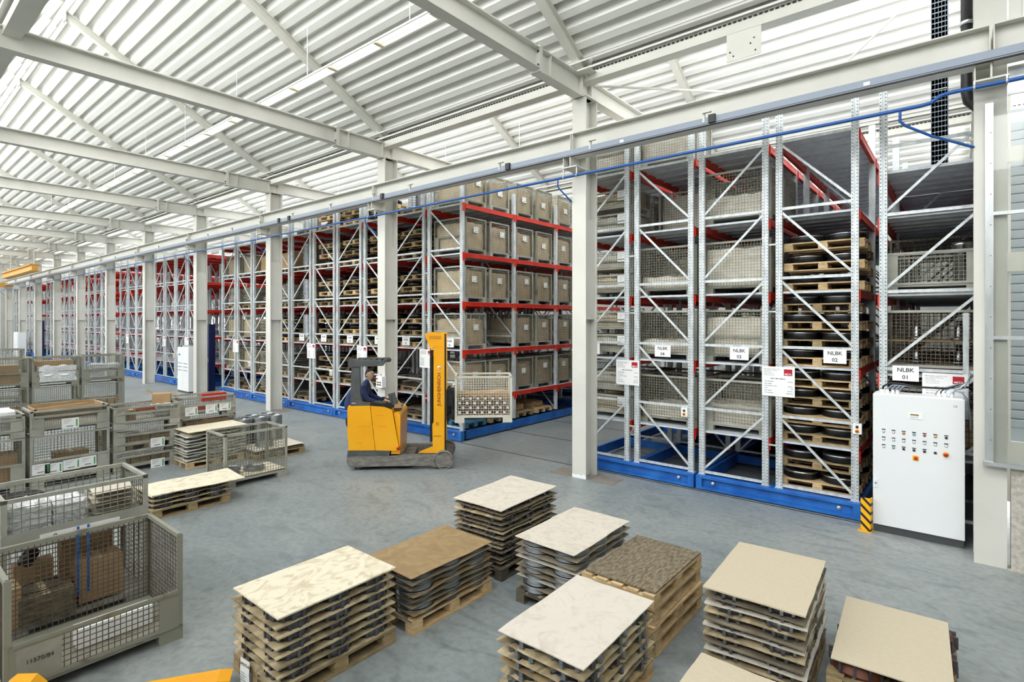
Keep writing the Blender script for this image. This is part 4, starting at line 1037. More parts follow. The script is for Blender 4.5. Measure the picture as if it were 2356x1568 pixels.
# ================================================================ LEFT SIDE CONTAINERS
P2 = math.pi/2
def lb(label, x, y, z, H=GH, **kw):   # long side along Y, flap towards +X
    return gitterbox(label, (x, y, z), P2, H=H, **kw)
g1 = gitterbox('rust-stained mesh box at the left foreground with an open upper flap', (-.34, -7.205, 0), P2, L=1.21, Wd=.86, H=.95, m=rusty, wm=wired, p=.042, th=.006, flaph=.47, openfront=True)
b = MB(); b.grid(-.5, .5, .15, .42, .042, .042, .006, -.434, 'y'); part('flap_wire', b, wired, g1)
link('lettering', text('11570/84', .045), g1, (-.40, -.449, .30), rx=math.pi/2)
b = MB(); b.box(-GL/2+.03, -.004, .13, -GL/2+.30, .004, .42); part('flap_panel', b, conta, g1, (0, -.437, 0))
CB = lambda label, x, y, z, w, d, h, m=card, rz=0, name='cardboard_box': tag(link(name, (lambda b: (b.box(-w/2, -d/2, 0, w/2, d/2, h), b.box(-w/2, -.025, h, w/2, .025, h+.001, 1), b)[-1])(MB()).mesh(name, [m, mat_tape]), None, (x, y, z), rz), label, 'carton')
mat_tape = mat('packing_tape', '#c9b48c', None, rough=.3)
CB('upright brown carton with a white tape strip behind the front mesh box', -1.15, -6.95, .14, .3, .36, .40)
CB('brown carton behind, against the far mesh behind the front box', -1.47, -6.98, .14, .2, .42, .55)
CB('flat black-topped carton with a cord loop behind the front mesh box', -1.13, -7.38, .14, .42, .40, .24, m=hbk)
CB('small brown carton at the left corner of the front mesh box', -1.07, -7.62, .14, .26, .12, .36)
CB('low white carton seen through the lower flap', -.20, -7.05, .14, .14, .55, .16, m=whitep)
def loop(label, c, rx, ry, r, m=blk, z2=0):
    b = MB(); pts = [(c[0]+rx*math.cos(a*.3927), c[1]+ry*math.sin(a*.3927), c[2]+z2*math.sin(a*.8)) for a in range(17)]; b.tube(pts, r, 6, cap=False); tag(link('cord_loop', b.mesh('cord_loop', m)), label, 'cord')
loop('black cord loop lying on the flat carton', (-1.13, -7.38, .395), .14, .17, .005)
loop('black cord loop lying before the upright carton', (-1.02, -6.98, .155), .05, .16, .005)
b = MB(); b.lathe([(.03, 0), (.09, 0), (.10, .03), (.10, .07), (.06, .09), (.03, .09)], 18, closed=True); tag(link('cable_reel', b.mesh('cable_reel', blk), None, (-1.45, -7.4, .56), 0, rx=.9), 'small black cable reel at the back of the front mesh box', 'reel')
b = MB(); b.box(-1.55, -7.55, .14, -1.38, -7.25, .54); tag(link('cardboard_box', b.mesh('cardboard_box', card)), 'tall carton under the small black cable reel', 'carton')
# second container behind the first: lower box and upper grey half box
lb('lower steel box with blue straps behind the front mesh box', -1.33, -7.13, 0, H=.82, m=conta, flap=False, openfront=True)
g2 = lb('clean grey mesh box stacked behind the front box, holding wrapped goods', -1.33, -7.13, .83, H=.47, m=conta, flap=False, p=.06, th=.006)
b = MB(); b.box(-GL/2, -GW/2-.006, .0, GL/2, -GW/2, .16); b.box(-.3, -GW/2-.012, .03, GL/2-.25, -GW/2-.006, .10, 1); part('label_band', b, [conta, signw], g2)
b = MB()
for x in (-.03, .05): b.box(x, -GW/2-.015, -.55, x+.02, -GW/2-.012, .10)
part('blue_strap', b, bluem, g2); link('lettering', text('0', .06), g2, (-.19, -GW/2-.014, .062), rx=P2)
CB('low white carton inside the lower steel box behind', -1.52, -6.9, .14, .25, .4, .12, m=whitep)
load('folded silver film bundle at the left of the grey mesh box', (-1.2, -7.50, .97), .42, .34, .22, mt=clearp, seed=3, cat='bundle', name='film_bundle')
load('second clear film bundle beside it in the grey mesh box', (-1.2, -7.20, .97), .40, .26, .20, mt=clearp, seed=2, cat='bundle', name='film_bundle')
sheetstack('pile of folded white sacks in the grey mesh box', (-1.22, -6.82, .98), .42, .34, 6, .038, hbl, seed=9)
# wood board stack behind it
for nm_ in ('ok',):
    cx, cy = -3.83, -5.22
    pallet('pallet under the low plywood stack at left', (cx, cy, 0), P2+.02, wold)
    for i in range(4):
        z = .134+i*.07
        tag(link('packing_board', boardme('low_%d' % i, .74, 1.12, .01, 60+i, plydirty if i < 3 else ply, .008), None, (cx, cy, z), .02), 'plywood sheet %s from below in the low left stack' % ordn(i), 'board')
        if i < 3:
            for gx, gy in GRID6: tag(link('ribbed_casting', I1, None, (cx+gx, cy+gy, z+.012), 0, scale=(1, 1, .9)), '%s %s ribbed casting, low left stack, layer %s' % ('far' if gx < 0 else 'near', 'left' if gy < -.1 else 'right' if gy > .1 else 'middle', ordn(i)), 'casting')
    tag(link('packing_board', boardme('low_top', .74, 1.30, .01, 71, ply, .01), None, (cx+.05, cy+.12, .134+.07*3+.014), -.05), 'loose pale plywood sheet on top of the low left stack', 'board')
# open mesh cage
lb('open wire cage with a plywood base near the low plywood stack', -4.54, -3.90, 0, H=.93, m=conta, flap=False, p=.05, th=.006)
tag(link('plywood_sheet', boardme('cagebase', .70, 1.08, .012, 81, ply, .002), None, (-4.54, -3.90, .14)), 'plywood floor sheet inside the open wire cage', 'board')
for i, (dy, z) in enumerate(((-.36, .16), (-.33, .22), (.1, .16))): tag(link('steel_ring_pile', I2, None, (-4.5, -3.9+dy, z+.0)), 'ring pile inside the wire cage, %s' % ('bottom left', 'upper left', 'right')[i], 'ring stack')
# white wavy sheet stack with rings and rings behind
pallet('pallet under the wavy white sheet stack', (-6.4, -3.83, 0), P2, wpal)
for i in range(9):
    z = .134+i*.062
    tag(link('wavy_sheet', M('wavy%d' % (i % 2), lambda b: None if False else wavy(b, i), lightc) if False else boardme('wavy%d' % (i % 3), .76, 1.14, .007, 90+i % 3, lightc if i < 8 else ply, .03), None, (-6.4, -3.83, z)), 'wavy white sheet, %s from below in the ring stack' % ordn(i), 'sheet')
    if i < 8:
        for gx, gy in GRID6[1::2]+GRID6[0:1]: tag(link('coil_ring_pile', I2, None, (-6.4+gx, -3.83+gy, z+.012), 0, scale=(1, 1, .75)), '%s %s ring pile between wavy sheets, layer %s' % ('far' if gx < 0 else 'near', 'left' if gy < -.1 else 'right' if gy > .1 else 'middle', ordn(i)), 'ring stack')
tag(link('plywood_sheet', boardme('wavytop', .78, 1.16, .010, 97, ply, .006), None, (-6.36, -3.80, .134+9*.062+.02), .0), 'pale plywood sheet crowning the wavy sheet stack', 'board')
pallet('pallet carrying free ring piles behind the wavy stack', (-7.0, -2.6, 0), P2, wpal)
for i, (gx, gy) in enumerate(GRID6):
    for j in range(3): tag(link('coil_ring_pile', M('tallcoil', coilfn(.165, .18, 9), coil), None, (-7.0+gx, -2.6+gy, .134+j*.19), .3*j), '%s %s free ring pile, %s tier, behind the wire cage' % ('left' if i < 2 else 'middle' if i < 4 else 'right', 'near' if i % 2 else 'far', ordn(j)), 'ring stack')
pallet('low red-blocked pallet right of the wire cage', (-6.2, -2.75+.0, .0), P2, wpal, blocks=wred) if False else pallet('low red-blocked pallet right of the wire cage', (-5.95, -2.72, 0), P2, wold, blocks=wred)
for i in range(3): tag(link('packing_board', boardme('redpal%d' % i, .72, 1.08, .008, 120+i, (hbg, hbg, hbl)[i], .012), None, (-5.95, -2.72, .136+i*.035)), 'thin sheet on the red-blocked pallet, %s from below' % ordn(i), 'sheet')
tag(link('coil_ring_pile', I2, None, (-5.95, -2.9, .235)), 'ring pile lying on the red-blocked pallet', 'ring stack')
# column L: full box + half box on top
XF = -7.08
lb('full mesh box with four paper labels on its flap', XF, -6.03, 0, H=.90, flaph=.52, m=conta, labels=((-.42, .33, 'f'), (-.25, .31, 'f'), (0, .33, 'f'), (.24, .34, 'f')))
lb('half-height box with green-striped label on top of the labelled box', XF, -6.03, .91, H=.43, flaph=.75, m=conta, labels=((-.02, .16, 'f'),), p=.03)
b = MB(); b.box(-.5, -.33, 0, .5, -.30, .20); b.box(-.5, .30, 0, .5, .33, .22); b.box(-.5, -.33, 0, -.47, .33, .2); b.box(.47, -.33, 0, .5, .33, .2); b.beam((-.45, -.2, .19), (.3, -.05, .2), .06, .02)
tag(link('open_wooden_crate', b.mesh('open_wooden_crate', card), None, (XF, -6.03, 1.16), P2), 'open brown wooden liner in the half-height box', 'crate')
CB('dark flat carton inside the labelled full box', XF+.05, -6.05, .14, .5, .8, .2, m=hbk); CB('small cartons row at the back of the labelled box', XF-.1, -5.95, .345, .3, .5, .15)
b = MB(); b.box(-.33, -.45, 0, -.30, .35, .06); tag(link('white_carton_edge', b.mesh('white_carton_edge', whitep), None, (XF+.64, -6.05, .40), 0), 'long white strip lying inside the labelled full box', 'strip')
# far-left column
lb('mesh box stack base at the left edge with a yellow-smeared flap', XF, -7.22, 0, H=.90, flaph=.5, m=conta)
lb('half-height mesh box at the left edge, heaped with white paper', XF, -7.22, .91, H=.40, flaph=.8, m=conta, p=.03)
load('heap of white packing paper in the left edge box', (XF, -7.22, 1.05), .62, .95, .30, mt=whitep, seed=4, cat='paper', name='packing_paper')
CB('brown carton inside the left edge base box', XF+.1, -7.2, .14, .5, .9, .5)
b = MB(); b.lathe([(.0, .0), (.25, 0), (.27, .1), (.25, .12), (.23, .1), (.0, .08)], 28); tag(link('ribbed_rubber_tub', b.mesh('ribbed_rubber_tub', blk), None, (-5.4, -6.9, .14)), 'round black ribbed tub on the floor at the left edge', 'tub')
pallet('pallet under the round black tub', (-5.4, -6.9, 0), P2, wold)
# column M: three half boxes
for j in range(3):
    lb('half-height steel box, %s of the three-high stack beside the labelled box' % ('bottom', 'middle', 'top')[j], XF, -4.84, j*.415, H=.41, flaph=.72, m=conta, p=.03, labels=((.16, .08, 'f'),) if j < 2 else ())
for j in range(2):
    for i in range(5): CB('little brown carton in the %s steel box, %s from the left' % (('bottom', 'middle')[j], ordn(i)), XF+.2, -5.2+i*.17, .13+j*.415, .2, .15, .13+.01*(i % 2), m=card)
for i in range(2): CB('small brown carton left in the top steel box, number %s' % ('one', 'two')[i], XF+.22, -5.22+i*.14, .96, .16, .12, .16+i*.05)
b = MB(); b.box(-.17, -.11, 0, .17, .11, .015); [b.beam((x0, y0, .02), (x0*1.12, y0*1.12, .12), w_, d_) for x0, y0, w_, d_ in ((-.17, 0, .22, .012), (.17, 0, .22, .012))]
b.box(-.18, -.12, .01, .18, -.11, .11); b.box(-.18, .11, .01, .18, .12, .11); b.box(-.18, -.12, .01, -.17, .12, .11); b.box(.17, -.12, .01, .18, .12, .11)
tag(link('red_tray', b.mesh('red_tray', redp), None, (XF+.18, -4.82, 1.08), P2+.1), 'red plastic tray in the top steel box', 'tray')
load('clump of clear bags in the top steel box', (XF+.15, -4.52, 1.02), .4, .32, .18, mt=clearp, seed=1, cat='bags', name='clear_bags')
b = MB(); b.box(-.16, -.14, 0, .16, .14, .28); b.add([(.16, -.14, .28), (.16, .14, .28), (.30, .14, .22), (.30, -.14, .22)], [(0, 1, 2, 3)]); b.add([(-.16, -.14, .28), (-.16, .14, .28), (-.26, .14, .36), (-.26, -.14, .36)], [(0, 1, 2, 3)])
tag(link('open_carton', b.mesh('open_carton', card), None, (XF-.1, -4.45, 1.12), 1.2), 'open carton with raised flaps on the top steel box', 'carton')
# stack R: red labelled container
lb('container with three white labels and red cartons behind the plywood stack', -7.35, -3.62, .84, H=.43, flaph=.6, m=conta, labels=((-.35, .14, 'f'), (.05, .15, 'f'), (.33, .17, 'f')), p=.05)
lb('full mesh box under the container with red cartons', -7.35, -3.62, 0, H=.83, m=conta)
b = MB(); b.box(-.05, -.25, 0, .05, .25, .16); tag(link('red_carton', b.mesh('red_carton', redp), None, (-7.15, -3.45, 1.14)), 'red printed carton standing in the labelled container', 'carton')
b = MB(); b.box(-.1, -.4, 0, .1, .4, .1); tag(link('red_carton', b.mesh('red_carton', redp), None, (-7.1, -3.6, .98)), 'long red carton lying in the labelled container', 'carton')
CB('wide brown carton in the box under the red cartons', -7.25, -3.6, .45, .4, .9, .3)
# back row of doubled boxes
for i, (y, nm_) in enumerate(((-3.35, 'right'), (-4.55, 'middle'), (-5.75, 'left'))):
    for j in range(2): lb('weathered mesh box, %s of the %s pair in the back row' % (('lower', 'upper')[j], nm_), -16.2, y, j*.90, m=rusty, p=.05)
    for q in range(5): CB('small carton %s in the %s lower back row box' % (ordn(q), nm_), -16.0, y-.4+q*.2, .15, .3, .17, .2)
load('clear film sack in the middle back row box', (-16.05, -4.5, 1.04), .5, .95, .45, mt=clearp, seed=0, cat='sack', name='film_sack')
CB('wide brown carton in the middle back row box', -16.3, -4.55, 1.04, .4, .95, .62); CB('wide brown carton in the left back row box', -16.1, -5.8, 1.04, .5, .8, .55)
for i in range(2): b = MB(); b.lathe([(.13, 0), (.2, 0), (.2, .02), (.13, .02)], 24, closed=True); tag(link('white_ring', b.mesh('white_ring', signw), None, (-15.9, -4.75+i*.4, 1.36), 0, ry=P2*.6), 'white ring leaning in the film sack, %s' % ('left', 'right')[i], 'ring')
load('clear film bundle in the right back row box', (-16.1, -3.3, 1.25), .5, .8, .25, mt=clearp, seed=2, cat='bundle', name='film_bundle')
for i in range(3): lb('mesh box in the far row left of the hall, %s from the right' % ordn(i), -20.5, -5.2-1.2*i, 1.0, parts=False)
for i in range(3): lb('base mesh box in the far row, %s from the right' % ordn(i), -20.5, -5.2-1.2*i, 0.05, parts=False)
for i, (x, y, z) in enumerate(((-10.5, -3.0, .04), (-10.4, -2.6, .04), (-9.2, -4.6, .3))): tag(link('coil_ring_pile', M('bigcoil', coilfn(.33, .07, 3), steel), None, (x, y, z)), 'large bright ring pile on the far left floor, %s' % ordn(i), 'ring stack')
pallet('pallet under the large bright rings', (-9.2, -4.6, .16), 0, wold); pallet('lower pallet under the large bright rings', (-9.2, -4.6, .02), 0, wold)
# ================================================================ HAND PALLET TRUCK (bottom left)
t = thing('hand_pallet_truck', 'yellow hand pallet truck cut by the bottom left edge', 'pallet truck', (.36, -7.83, 0), math.atan2(1.22, .78))
for y in (0, ):
    b = MB(); b.prism([(0.2, .05), (1.28, .05), (1.42, .075), (1.44, .10), (1.35, .115), (.2, .12)], -.08, .08, 'y'); part('fork', b, yel, t)
b = MB(); b.prism([(-.02, .08), (.2, .08), (.2, .24), (.14, .31), (.02, .33), (-.02, .30)], -.24, .10, 'y'); part('housing', b, yel, t)
b = MB(); b.lathe([(0, -.03), (.08, -.03), (.08, .03), (0, .03)], 16, (-.02, -.1, .08), axis='y'); part('steering_wheel', b, blk, t)
b = MB(); b.box(1.1, -.05, .0, 1.2, .05, .06); part('load_roller', b, blk, t)
# ================================================================ REACH TRUCK
TA = math.atan2(.684, .73)
t = thing('reach_truck', 'yellow reach truck carrying a beige mesh box at the open aisle', 'forklift', (-3.568, -2.449, 0), TA)
WT = 1.12
b = MB(); b.prism([(0.0, .26), (0, .16), (.05, .07), (1.60, .075), (1.68, .04), (1.98, .04), (2.01, .10), (2.01, .27), (1.55, .27), (.05, .27)], 0, .16, 'y'); part('straddle_leg', b, scr, t)
b = MB(); b.prism([(0.0, .26), (0, .16), (.05, .07), (1.60, .075), (1.68, .04), (1.98, .04), (2.01, .10), (2.01, .27), (1.55, .27), (.05, .27)], WT-.16, WT, 'y'); part('straddle_leg', b, scr, t)
b = MB(); b.box(.02, .16, .08, 1.05, WT-.16, .30); b.box(1.05, .16, .1, 1.25, WT-.16, .22); part('chassis', b, scr, t)
b = MB(); b.prism([(.0, .262), (.80, .262), (.83, .375), (.02, .385)], .005, WT-.005, 'y'); part('side_skirt', b, graph, t)
b = MB(); b.prism([(.03, .39), (.54, .385), (.44, 1.25), (.02, 1.245)], 0, WT, 'y'); b.prism([(-.0, .6), (.03, .6), (.03, 1.24), (.0, 1.2)], .05, WT-.3, 'y'); part('rear_body_panel', b, yel, t)
b = MB(); b.prism([(.548, .385), (.98, .37), (1.0, .40), (.87, 1.13), (.84, 1.18), (.72, 1.225), (.45, 1.25)], 0, WT, 'y'); part('battery_panel', b, yel, t)
b = MB(); b.prism([(.84, .30), (1.01, .30), (1.02, 1.05), (.99, 1.10), (.89, 1.10), (1.0, .42), (.84, .36)], .04, WT-.04, 'y'); part('front_cowl', b, yel, t)
b = MB(); b.lathe([(0, -.02), (.035, -.02), (.035, .02), (0, .02)], 12, (.985, .0, .42), axis='y'); part('red_reflector', b, redp, t)
b = MB(); b.prism([(.06, 1.245), (.46, 1.245), (.38, 1.29), (.28, 1.33), (.245, 1.45), (.235, 2.06), (.26, 2.14), (.10, 2.14), (.085, 2.05)], .02, .14, 'y'); part('guard_pillar', b, graph, t)
b = MB()
b.prism([(.02, 2.03), (.05, 2.0), (.68, 2.02), (.71, 2.07), (.66, 2.12), (.3, 2.13), (.06, 2.16), (.02, 2.12)], .0, .14, 'y')
b.prism([(.02, 2.03), (.68, 2.03), (.71, 2.07), (.66, 2.12), (.02, 2.12)], .86, .98, 'y')
for i in range(6): b.beam((.05+i*.12, .1, 2.08), (.05+i*.12, .9, 2.08), .03, .05)
b.box(.02, .1, 2.03, .06, .9, 2.11); part('overhead_guard', b, graph, t)
b = MB(); b.prism([(.44, 1.25), (.72, 1.235), (.85, 1.19), (.86, 1.21), (.72, 1.29), (.5, 1.31), (.44, 1.29)], .0, .3, 'y'); b.box(.45, .3, 1.1, .85, .9, 1.22); part('armrest', b, blk, t)
b = MB(); b.box(.10, .35, .95, .55, .90, 1.05); b.prism([(.02, 1.0), (.14, 1.0), (.10, 1.55), (.0, 1.55)], .38, .88, 'y'); part('seat', b, blk, t)
b = MB(); b.lathe([(.10, -.012), (.125, -.012), (.125, .012), (.10, .012)], 18, (.74, .62, 1.30), closed=True); b.tube([(.74, .62, 1.2), (.74, .62, 1.3)], .02, 8); b.tube([(.64, .62, 1.3), (.84, .62, 1.3)], .01, 6); part('steering_wheel', b, blk, t)
b = MB(); b.beam((.86, .3, 1.22), (.80, .32, 1.45), .03, .14); b.tube([(.82, .3, 1.2), (.80, .3, 1.40)], .012, 6); b.box(.84, .25, 1.12, .98, .6, 1.16); part('control_console', b, graph, t)
b = MB(); b.prism([(.86, 1.16), (1.02, 1.17), (1.0, 1.22), (.88, 1.24)], .22, .5, 'y'); part('folded_paper', b, card, t)
# mast
def mastside(b, y0, y1):
    b.prism([(1.655, 1.0), (1.655, 2.38), (1.57, 2.50), (1.495, 2.62), (1.495, 2.652), (1.88, 2.652), (1.88, .33), (1.64, .33), (1.655, .9)], y0, y1, 'y')
b = MB(); b.prism([(1.655, 2.38), (1.655, .9), (1.63, .86), (1.64, .42), (1.40, .325), (1.36, .30), (1.80, .29), (1.87, .33), (1.868, 2.652), (1.495, 2.652), (1.49, 2.60), (1.61, 2.31)], .10, .15, 'y'); part('mast_side', b, yel, t)
b = MB(); b.prism([(1.655, 2.38), (1.655, .4), (1.87, .33), (1.868, 2.652), (1.495, 2.652), (1.49, 2.60), (1.61, 2.31)], WT-.15, WT-.10, 'y'); part('mast_side', b, yel, t)
b = MB(); b.box(1.66, .10, 2.38, 1.83, .097, 2.384); b.box(1.66, .094, .62, 1.80, .10, .64); b.box(1.70, .093, .84, 1.76, .10, .90); b.box(1.57, .092, 2.545, 1.80, .10, 2.60); part('mast_detail', b, mat('darker_yellow_line', '#c98808'), t)
b = MB(); b.box(1.87, .10, .35, 1.90, .13, 2.64); b.box(1.58, .15, .5, 1.62, .2, 2.35); b.box(1.60, .25, .5, 1.63, .3, 2.3); b.box(1.60, WT-.3, .5, 1.63, WT-.25, 2.3); part('mast_channel', b, blk, t)
b = MB()
for z in (.5, 1.4, 2.58): b.box(1.66, .15, z, 1.74, WT-.15, z+.06)
part('mast_cross_member', b, graph, t)
b = MB(); b.tube([(1.605, .2, .5), (1.605, .2, 2.3)], .008, 6); b.tube([(1.64, .28, .5), (1.64, .28, 2.2)], .012, 6); part('hydraulic_hose', b, blk, t)
for i, y in enumerate((.0, WT-.16)):
    b = MB(); b.lathe([(0, 0), (.155, 0), (.16, .01), (.16, .13), (.155, .14), (0, .14)], 24, (1.86, y+.01, .165), axis='y'); part('load_wheel', b, rub, t)
    b = MB(); b.lathe([(.165, 0), (.185, 0), (.185, .16), (.165, .16)], 20, (1.86, y, .17), axis='y', closed=True); part('wheel_guard', b, scr, t)
b = MB(); b.lathe([(0, 0), (.065, 0), (.065, .1), (0, .1)], 16, (.22, .05, .066), axis='y'); part('caster_wheel', b, rub, t)
b = MB(); b.lathe([(0, 0), (.15, 0), (.15, .12), (0, .12)], 20, (.40, .6, .151), axis='y'); part('drive_wheel', b, rub, t)
# carriage and forks
b = MB(); b.box(1.90, .22, .90, 1.96, WT-.22, 1.52); b.box(1.96, .15, .95, 2.0, WT-.15, 1.05); b.box(1.96, .15, 1.35, 2.0, WT-.15, 1.45); b.box(1.92, .16, 1.2, 2.02, .3, 1.56); part('fork_carriage', b, blk, t)
for y in (.34, .74): b = MB(); b.box(2.0, y, .90, 2.04, y+.1, 1.5); b.prism([(2.0, .90), (3.1, .925), (3.1, .94), (2.0, .955)], y, y+.1, 'y'); part('fork', b, graph, t)
b = MB(); b.tube([(1.93, .2, 1.0), (1.95, .17, 1.3), (1.97, .2, 1.6), (1.93, .25, 1.55)], .014, 6); part('carriage_hose', b, blk, t)
link('lettering', text('JUNGHEINRICH', .092, mat('red_brown_lettering', '#8c1d18')), t, (1.765, .097, 1.545), rx=math.pi/2, ry=-math.pi/2)
b = MB(); b.lathe([(0, .0), (.032, .0), (.032, .003), (0, .003)], 18, (1.765, .094, 1.975), axis='y', mi=0); b.box(1.757, .092, 1.966, 1.773, .094, 1.984, 1); part('round_sticker', b, [signw, redp], t)
b = MB(); b.box(.09, .015, 1.295, .16, .02, 1.305, 0); b.box(.17, .015, 1.292, .19, .02, 1.308, 1); part('model_plate', b, [signw, redp], t)
for i, (x, z, w_) in enumerate(((.57, 1.06, .15), (.66, .82, .22), (.2, .55, .26), (.25, .95, .08), (.62, .86, .1))): pass
b = MB(); b.box(.56, -.0015, 1.055, .70, 0, 1.059); b.box(.2, -.0015, .845, .46, 0, .848); b.box(.60, -.0015, .84, .78, 0, .843); b.box(.18, -.0015, .53, .30, 0, .534); part('paint_scratch', b, mat('scratch_brown', '#a8681a'), t)
# beige mesh box on the forks, with paper-wrapped parts
def TL(x, y, z): q = rot(TA, (x, y, 0)); return (-3.568+q[0], -2.449+q[1], z)
cb = gitterbox('beige mesh box held on the reach truck forks', TL(2.64, .62, .855), TA, L=1.15, Wd=.78, H=.93, m=lightc, wm=lightc, flap=False, p=.05, th=.006, h0=.10)
tag(link('plywood_sheet', boardme('forkbox', 1.08, .7, .01, 5, ply, .0), None, TL(2.64, .62, .99), TA), 'plywood floor of the beige mesh box on the forks', 'board')
def roll(b):
    b.lathe([(0, -.16), (.036, -.16), (.036, .0), (.02, .005), (0, .005)], 12, axis='y', mi=0); b.box(-.026, -.165, -.026, .026, -.16, .026, 1); b.lathe([(.036, -.162), (.048, -.162), (.048, -.13), (.036, -.13)], 12, axis='y', mi=2, closed=True)
RM = M('wrapped_part', roll, [card, whitep, blk])
for r in range(4):
    for i in range(7 if r < 3 else 6):
        x = 2.16+i*.15+(.07 if r % 2 else 0); tag(link('wrapped_part', RM, None, TL(x, .44, 1.05+r*.095), TA), 'paper-wrapped part, %s row, %s from the left, in the beige box' % (ordn(r), ordn(i)), 'part')
load('brown paper padding behind the wrapped parts', TL(2.64, .70, 1.0), 1.05, .42, .42, rz=TA, mt=card, seed=2, cat='padding', name='paper_padding')
# ================================================================ OPERATOR
def skinmesh(name, V, E, mt, sub=2):
    bm = bmesh.new(); bm.verts.layers.skin.verify(); vs = [bm.verts.new(v[:3]) for v in V]
    for a, c_ in E: bm.edges.new((vs[a], vs[c_]))
    sk = bm.verts.layers.skin.verify()
    for i, v in enumerate(vs):
        r = V[i][3]; v[sk].radius = r if isinstance(r, tuple) else (r, r); v[sk].use_root = (i == 0)
    me = bpy.data.meshes.new(name); bm.to_mesh(me); bm.free()
    o = bpy.data.objects.new(name, me); C.objects.link(o)
    o.modifiers.new('s', 'SKIN').use_smooth_shade = True; s_ = o.modifiers.new('u', 'SUBSURF'); s_.levels = sub; s_.render_levels = sub
    dg = bpy.context.evaluated_depsgraph_get(); m2 = bpy.data.meshes.new_from_object(o.evaluated_get(dg)); C.objects.unlink(o); bpy.data.objects.remove(o)
    m2.materials.clear(); m2.materials.append(mt); m2.name = name; return m2
pt = thing('person', 'person in a navy work jacket seated in the reach truck, looking right', 'person', (-3.568, -2.449, 0), TA)
oy = .58
V = [(.18, oy, 1.10, (.15, .13)), (.17, oy, 1.24, (.15, .12)), (.18, oy, 1.40, (.17, .13)), (.22, oy, 1.54, (.17, .11)), (.255, oy, 1.62, (.08, .075)), (.275, oy, 1.70, .055),
     (.23, oy-.19, 1.55, .072), (.30, oy-.25, 1.34, .06), (.52, oy-.16, 1.25, .048), (.60, oy-.12, 1.27, .036),
     (.23, oy+.19, 1.55, .072), (.30, oy+.25, 1.34, .06), (.52, oy+.14, 1.27, .048), (.62, oy+.08, 1.31, .036),
     (.18, oy-.10, 1.06, .10), (.55, oy-.13, 1.06, .085), (.62, oy-.13, .70, .06), (.18, oy+.10, 1.06, .10), (.55, oy+.13, 1.06, .085), (.62, oy+.13, .70, .06)]
Eg = [(0, 1), (1, 2), (2, 3), (3, 4), (4, 5), (3, 6), (6, 7), (7, 8), (8, 9), (3, 10), (10, 11), (11, 12), (12, 13), (0, 14), (14, 15), (15, 16), (0, 17), (17, 18), (18, 19)]
link('body', skinmesh('body', V, Eg, cloth), pt)
# jacket spread behind the pillar (back and hip are visible left of it)
link('jacket_back', skinmesh('jacket_back', [(-.03, oy-.06, 1.05, (.17, .17)), (-.02, oy-.06, 1.25, (.17, .17)), (.04, oy-.06, 1.45, (.17, .15)), (.17, oy-.05, 1.58, (.12, .10))], [(0, 1), (1, 2), (2, 3)], cloth), pt)
link('trousers', skinmesh('trousers', [(.0, oy-.12, .98, (.13, .13)), (-.05, oy-.14, .84, (.11, .11)), (.03, oy-.12, .70, (.09, .09))], [(0, 1), (1, 2)], trous), pt)
# head
bm = bmesh.new(); bmesh.ops.create_uvsphere(bm, u_segments=24, v_segments=18, radius=1)
for v in bm.verts:
    x, y, z = v.co; sx, sy, sz = .098, .078, .118
    if z < 0: sx *= 1-.22*(-z); sy *= 1-.32*(-z)
    nx = x*sx; 
    if x > .75 and -.35 < z < .15 and abs(y) < .28: nx += .022*(1-abs(y)/.28)*(1-abs(z+.12)/.3 if abs(z+.12) < .3 else 0)
    if x > .7 and .12 < z < .32 and .2 < abs(y) < .55: nx -= .006
    if x > .7 and z < -.75: nx += .012
    v.co = (nx, y*sy, z*sz)
hm = bpy.data.meshes.new('head'); bm.to_mesh(hm); bm.free(); hm.materials.append(skin)
for p in hm.polygons: p.use_smooth = True
HP = (.325, oy-.02, 1.80)
hd = link('head', hm, pt, HP, -.55)
bm = bmesh.new(); bmesh.ops.create_uvsphere(bm, u_segments=24, v_segments=18, radius=1)
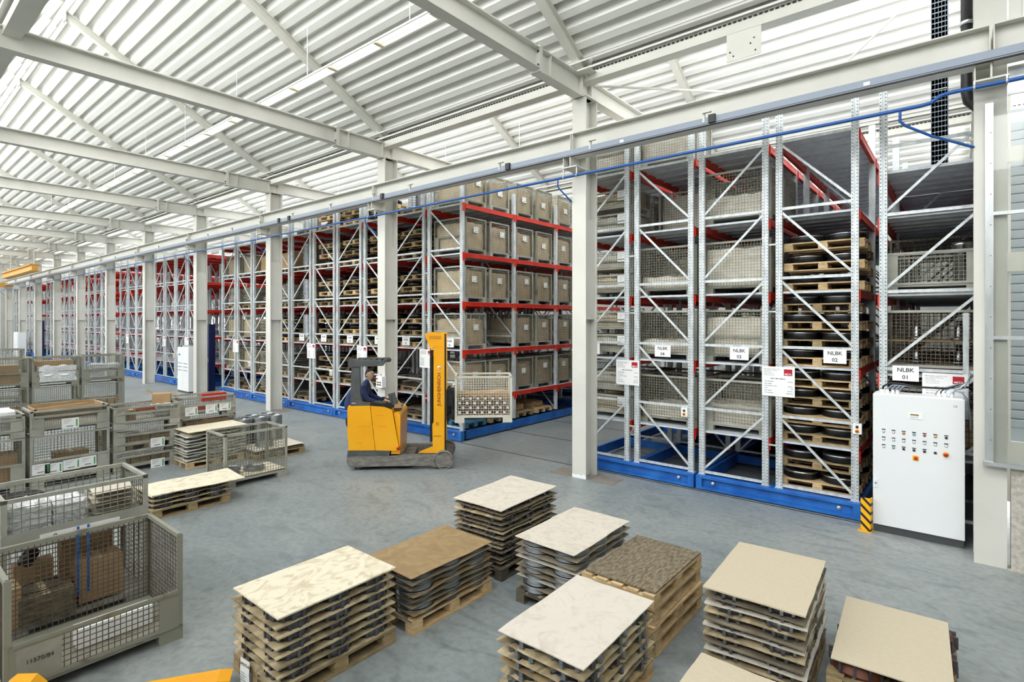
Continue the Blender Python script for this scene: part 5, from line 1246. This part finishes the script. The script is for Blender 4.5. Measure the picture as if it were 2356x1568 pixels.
dl = [v for v in bm.verts if (v.co.z < .38 and v.co.x > .12) or v.co.z < -.35 or (v.co.x > .60 and v.co.z < .62)]
bmesh.ops.delete(bm, geom=dl, context='VERTS')
for v in bm.verts: v.co = (v.co.x*.103, v.co.y*.083, v.co.z*.124)
hh = bpy.data.meshes.new('hair'); bm.to_mesh(hh); bm.free(); hh.materials.append(hair)
for p in hh.polygons: p.use_smooth = True
so = link('hair', hh, hd); so.modifiers.new('t', 'SOLIDIFY').thickness = .012
for s in (-1, 1):
    b = MB(); b.lathe([(0, -.006), (.018, -.006), (.026, 0), (.018, .006), (0, .006)], 10, (-.005, s*.08, -.005), axis='y'); part('ear', b, skin, hd)
    b = MB(); b.lathe([(0, 0), (.009, .0), (.009, .004), (0, .006)], 10, (.086, s*.03, .012), axis='x'); part('eye', b, hair, hd)
    b = MB(); b.beam((.093, s*.015, .034), (.087, s*.045, .034), .006, .006); part('eyebrow', b, hair, hd)
b = MB(); b.beam((.083, -.022, -.055), (.083, .022, -.055), .008, .007); part('mouth', b, mat('lips', '#a86a5c'), hd)
def hand(px, py, pz, yaw, side):
    h = bpy.data.objects.new('hand', None); C.objects.link(h); h.parent = pt; h.location = (px, py, pz); h.rotation_euler = (0, .35, yaw)
    link('palm', skinmesh('palm', [(-.02, 0, 0, (.024, .017)), (.03, 0, 0, (.036, .014)), (.06, 0, 0, (.036, .013))], [(0, 1), (1, 2)], skin, 1), h)
    for i, (y, L) in enumerate(((-.030, .055), (-.010, .065), (.011, .060), (.030, .045))):
        link('finger', skinmesh('finger', [(.06, y, 0, .0095), (.06+L*.5, y*1.05, -.004, .009), (.06+L*.85, y*1.05, -.022, .008), (.06+L*.9, y*1.0, -.042, .007)], [(0, 1), (1, 2), (2, 3)], skin, 1), h)
    link('thumb', skinmesh('thumb', [(.0, -side*.025, 0, .012), (.03, -side*.05, -.005, .0105), (.055, -side*.058, -.015, .009)], [(0, 1), (1, 2)], skin, 1), h)
hand(.65, oy-.105, 1.30, .2, -1); hand(.66, oy+.07, 1.33, -.2, 1)
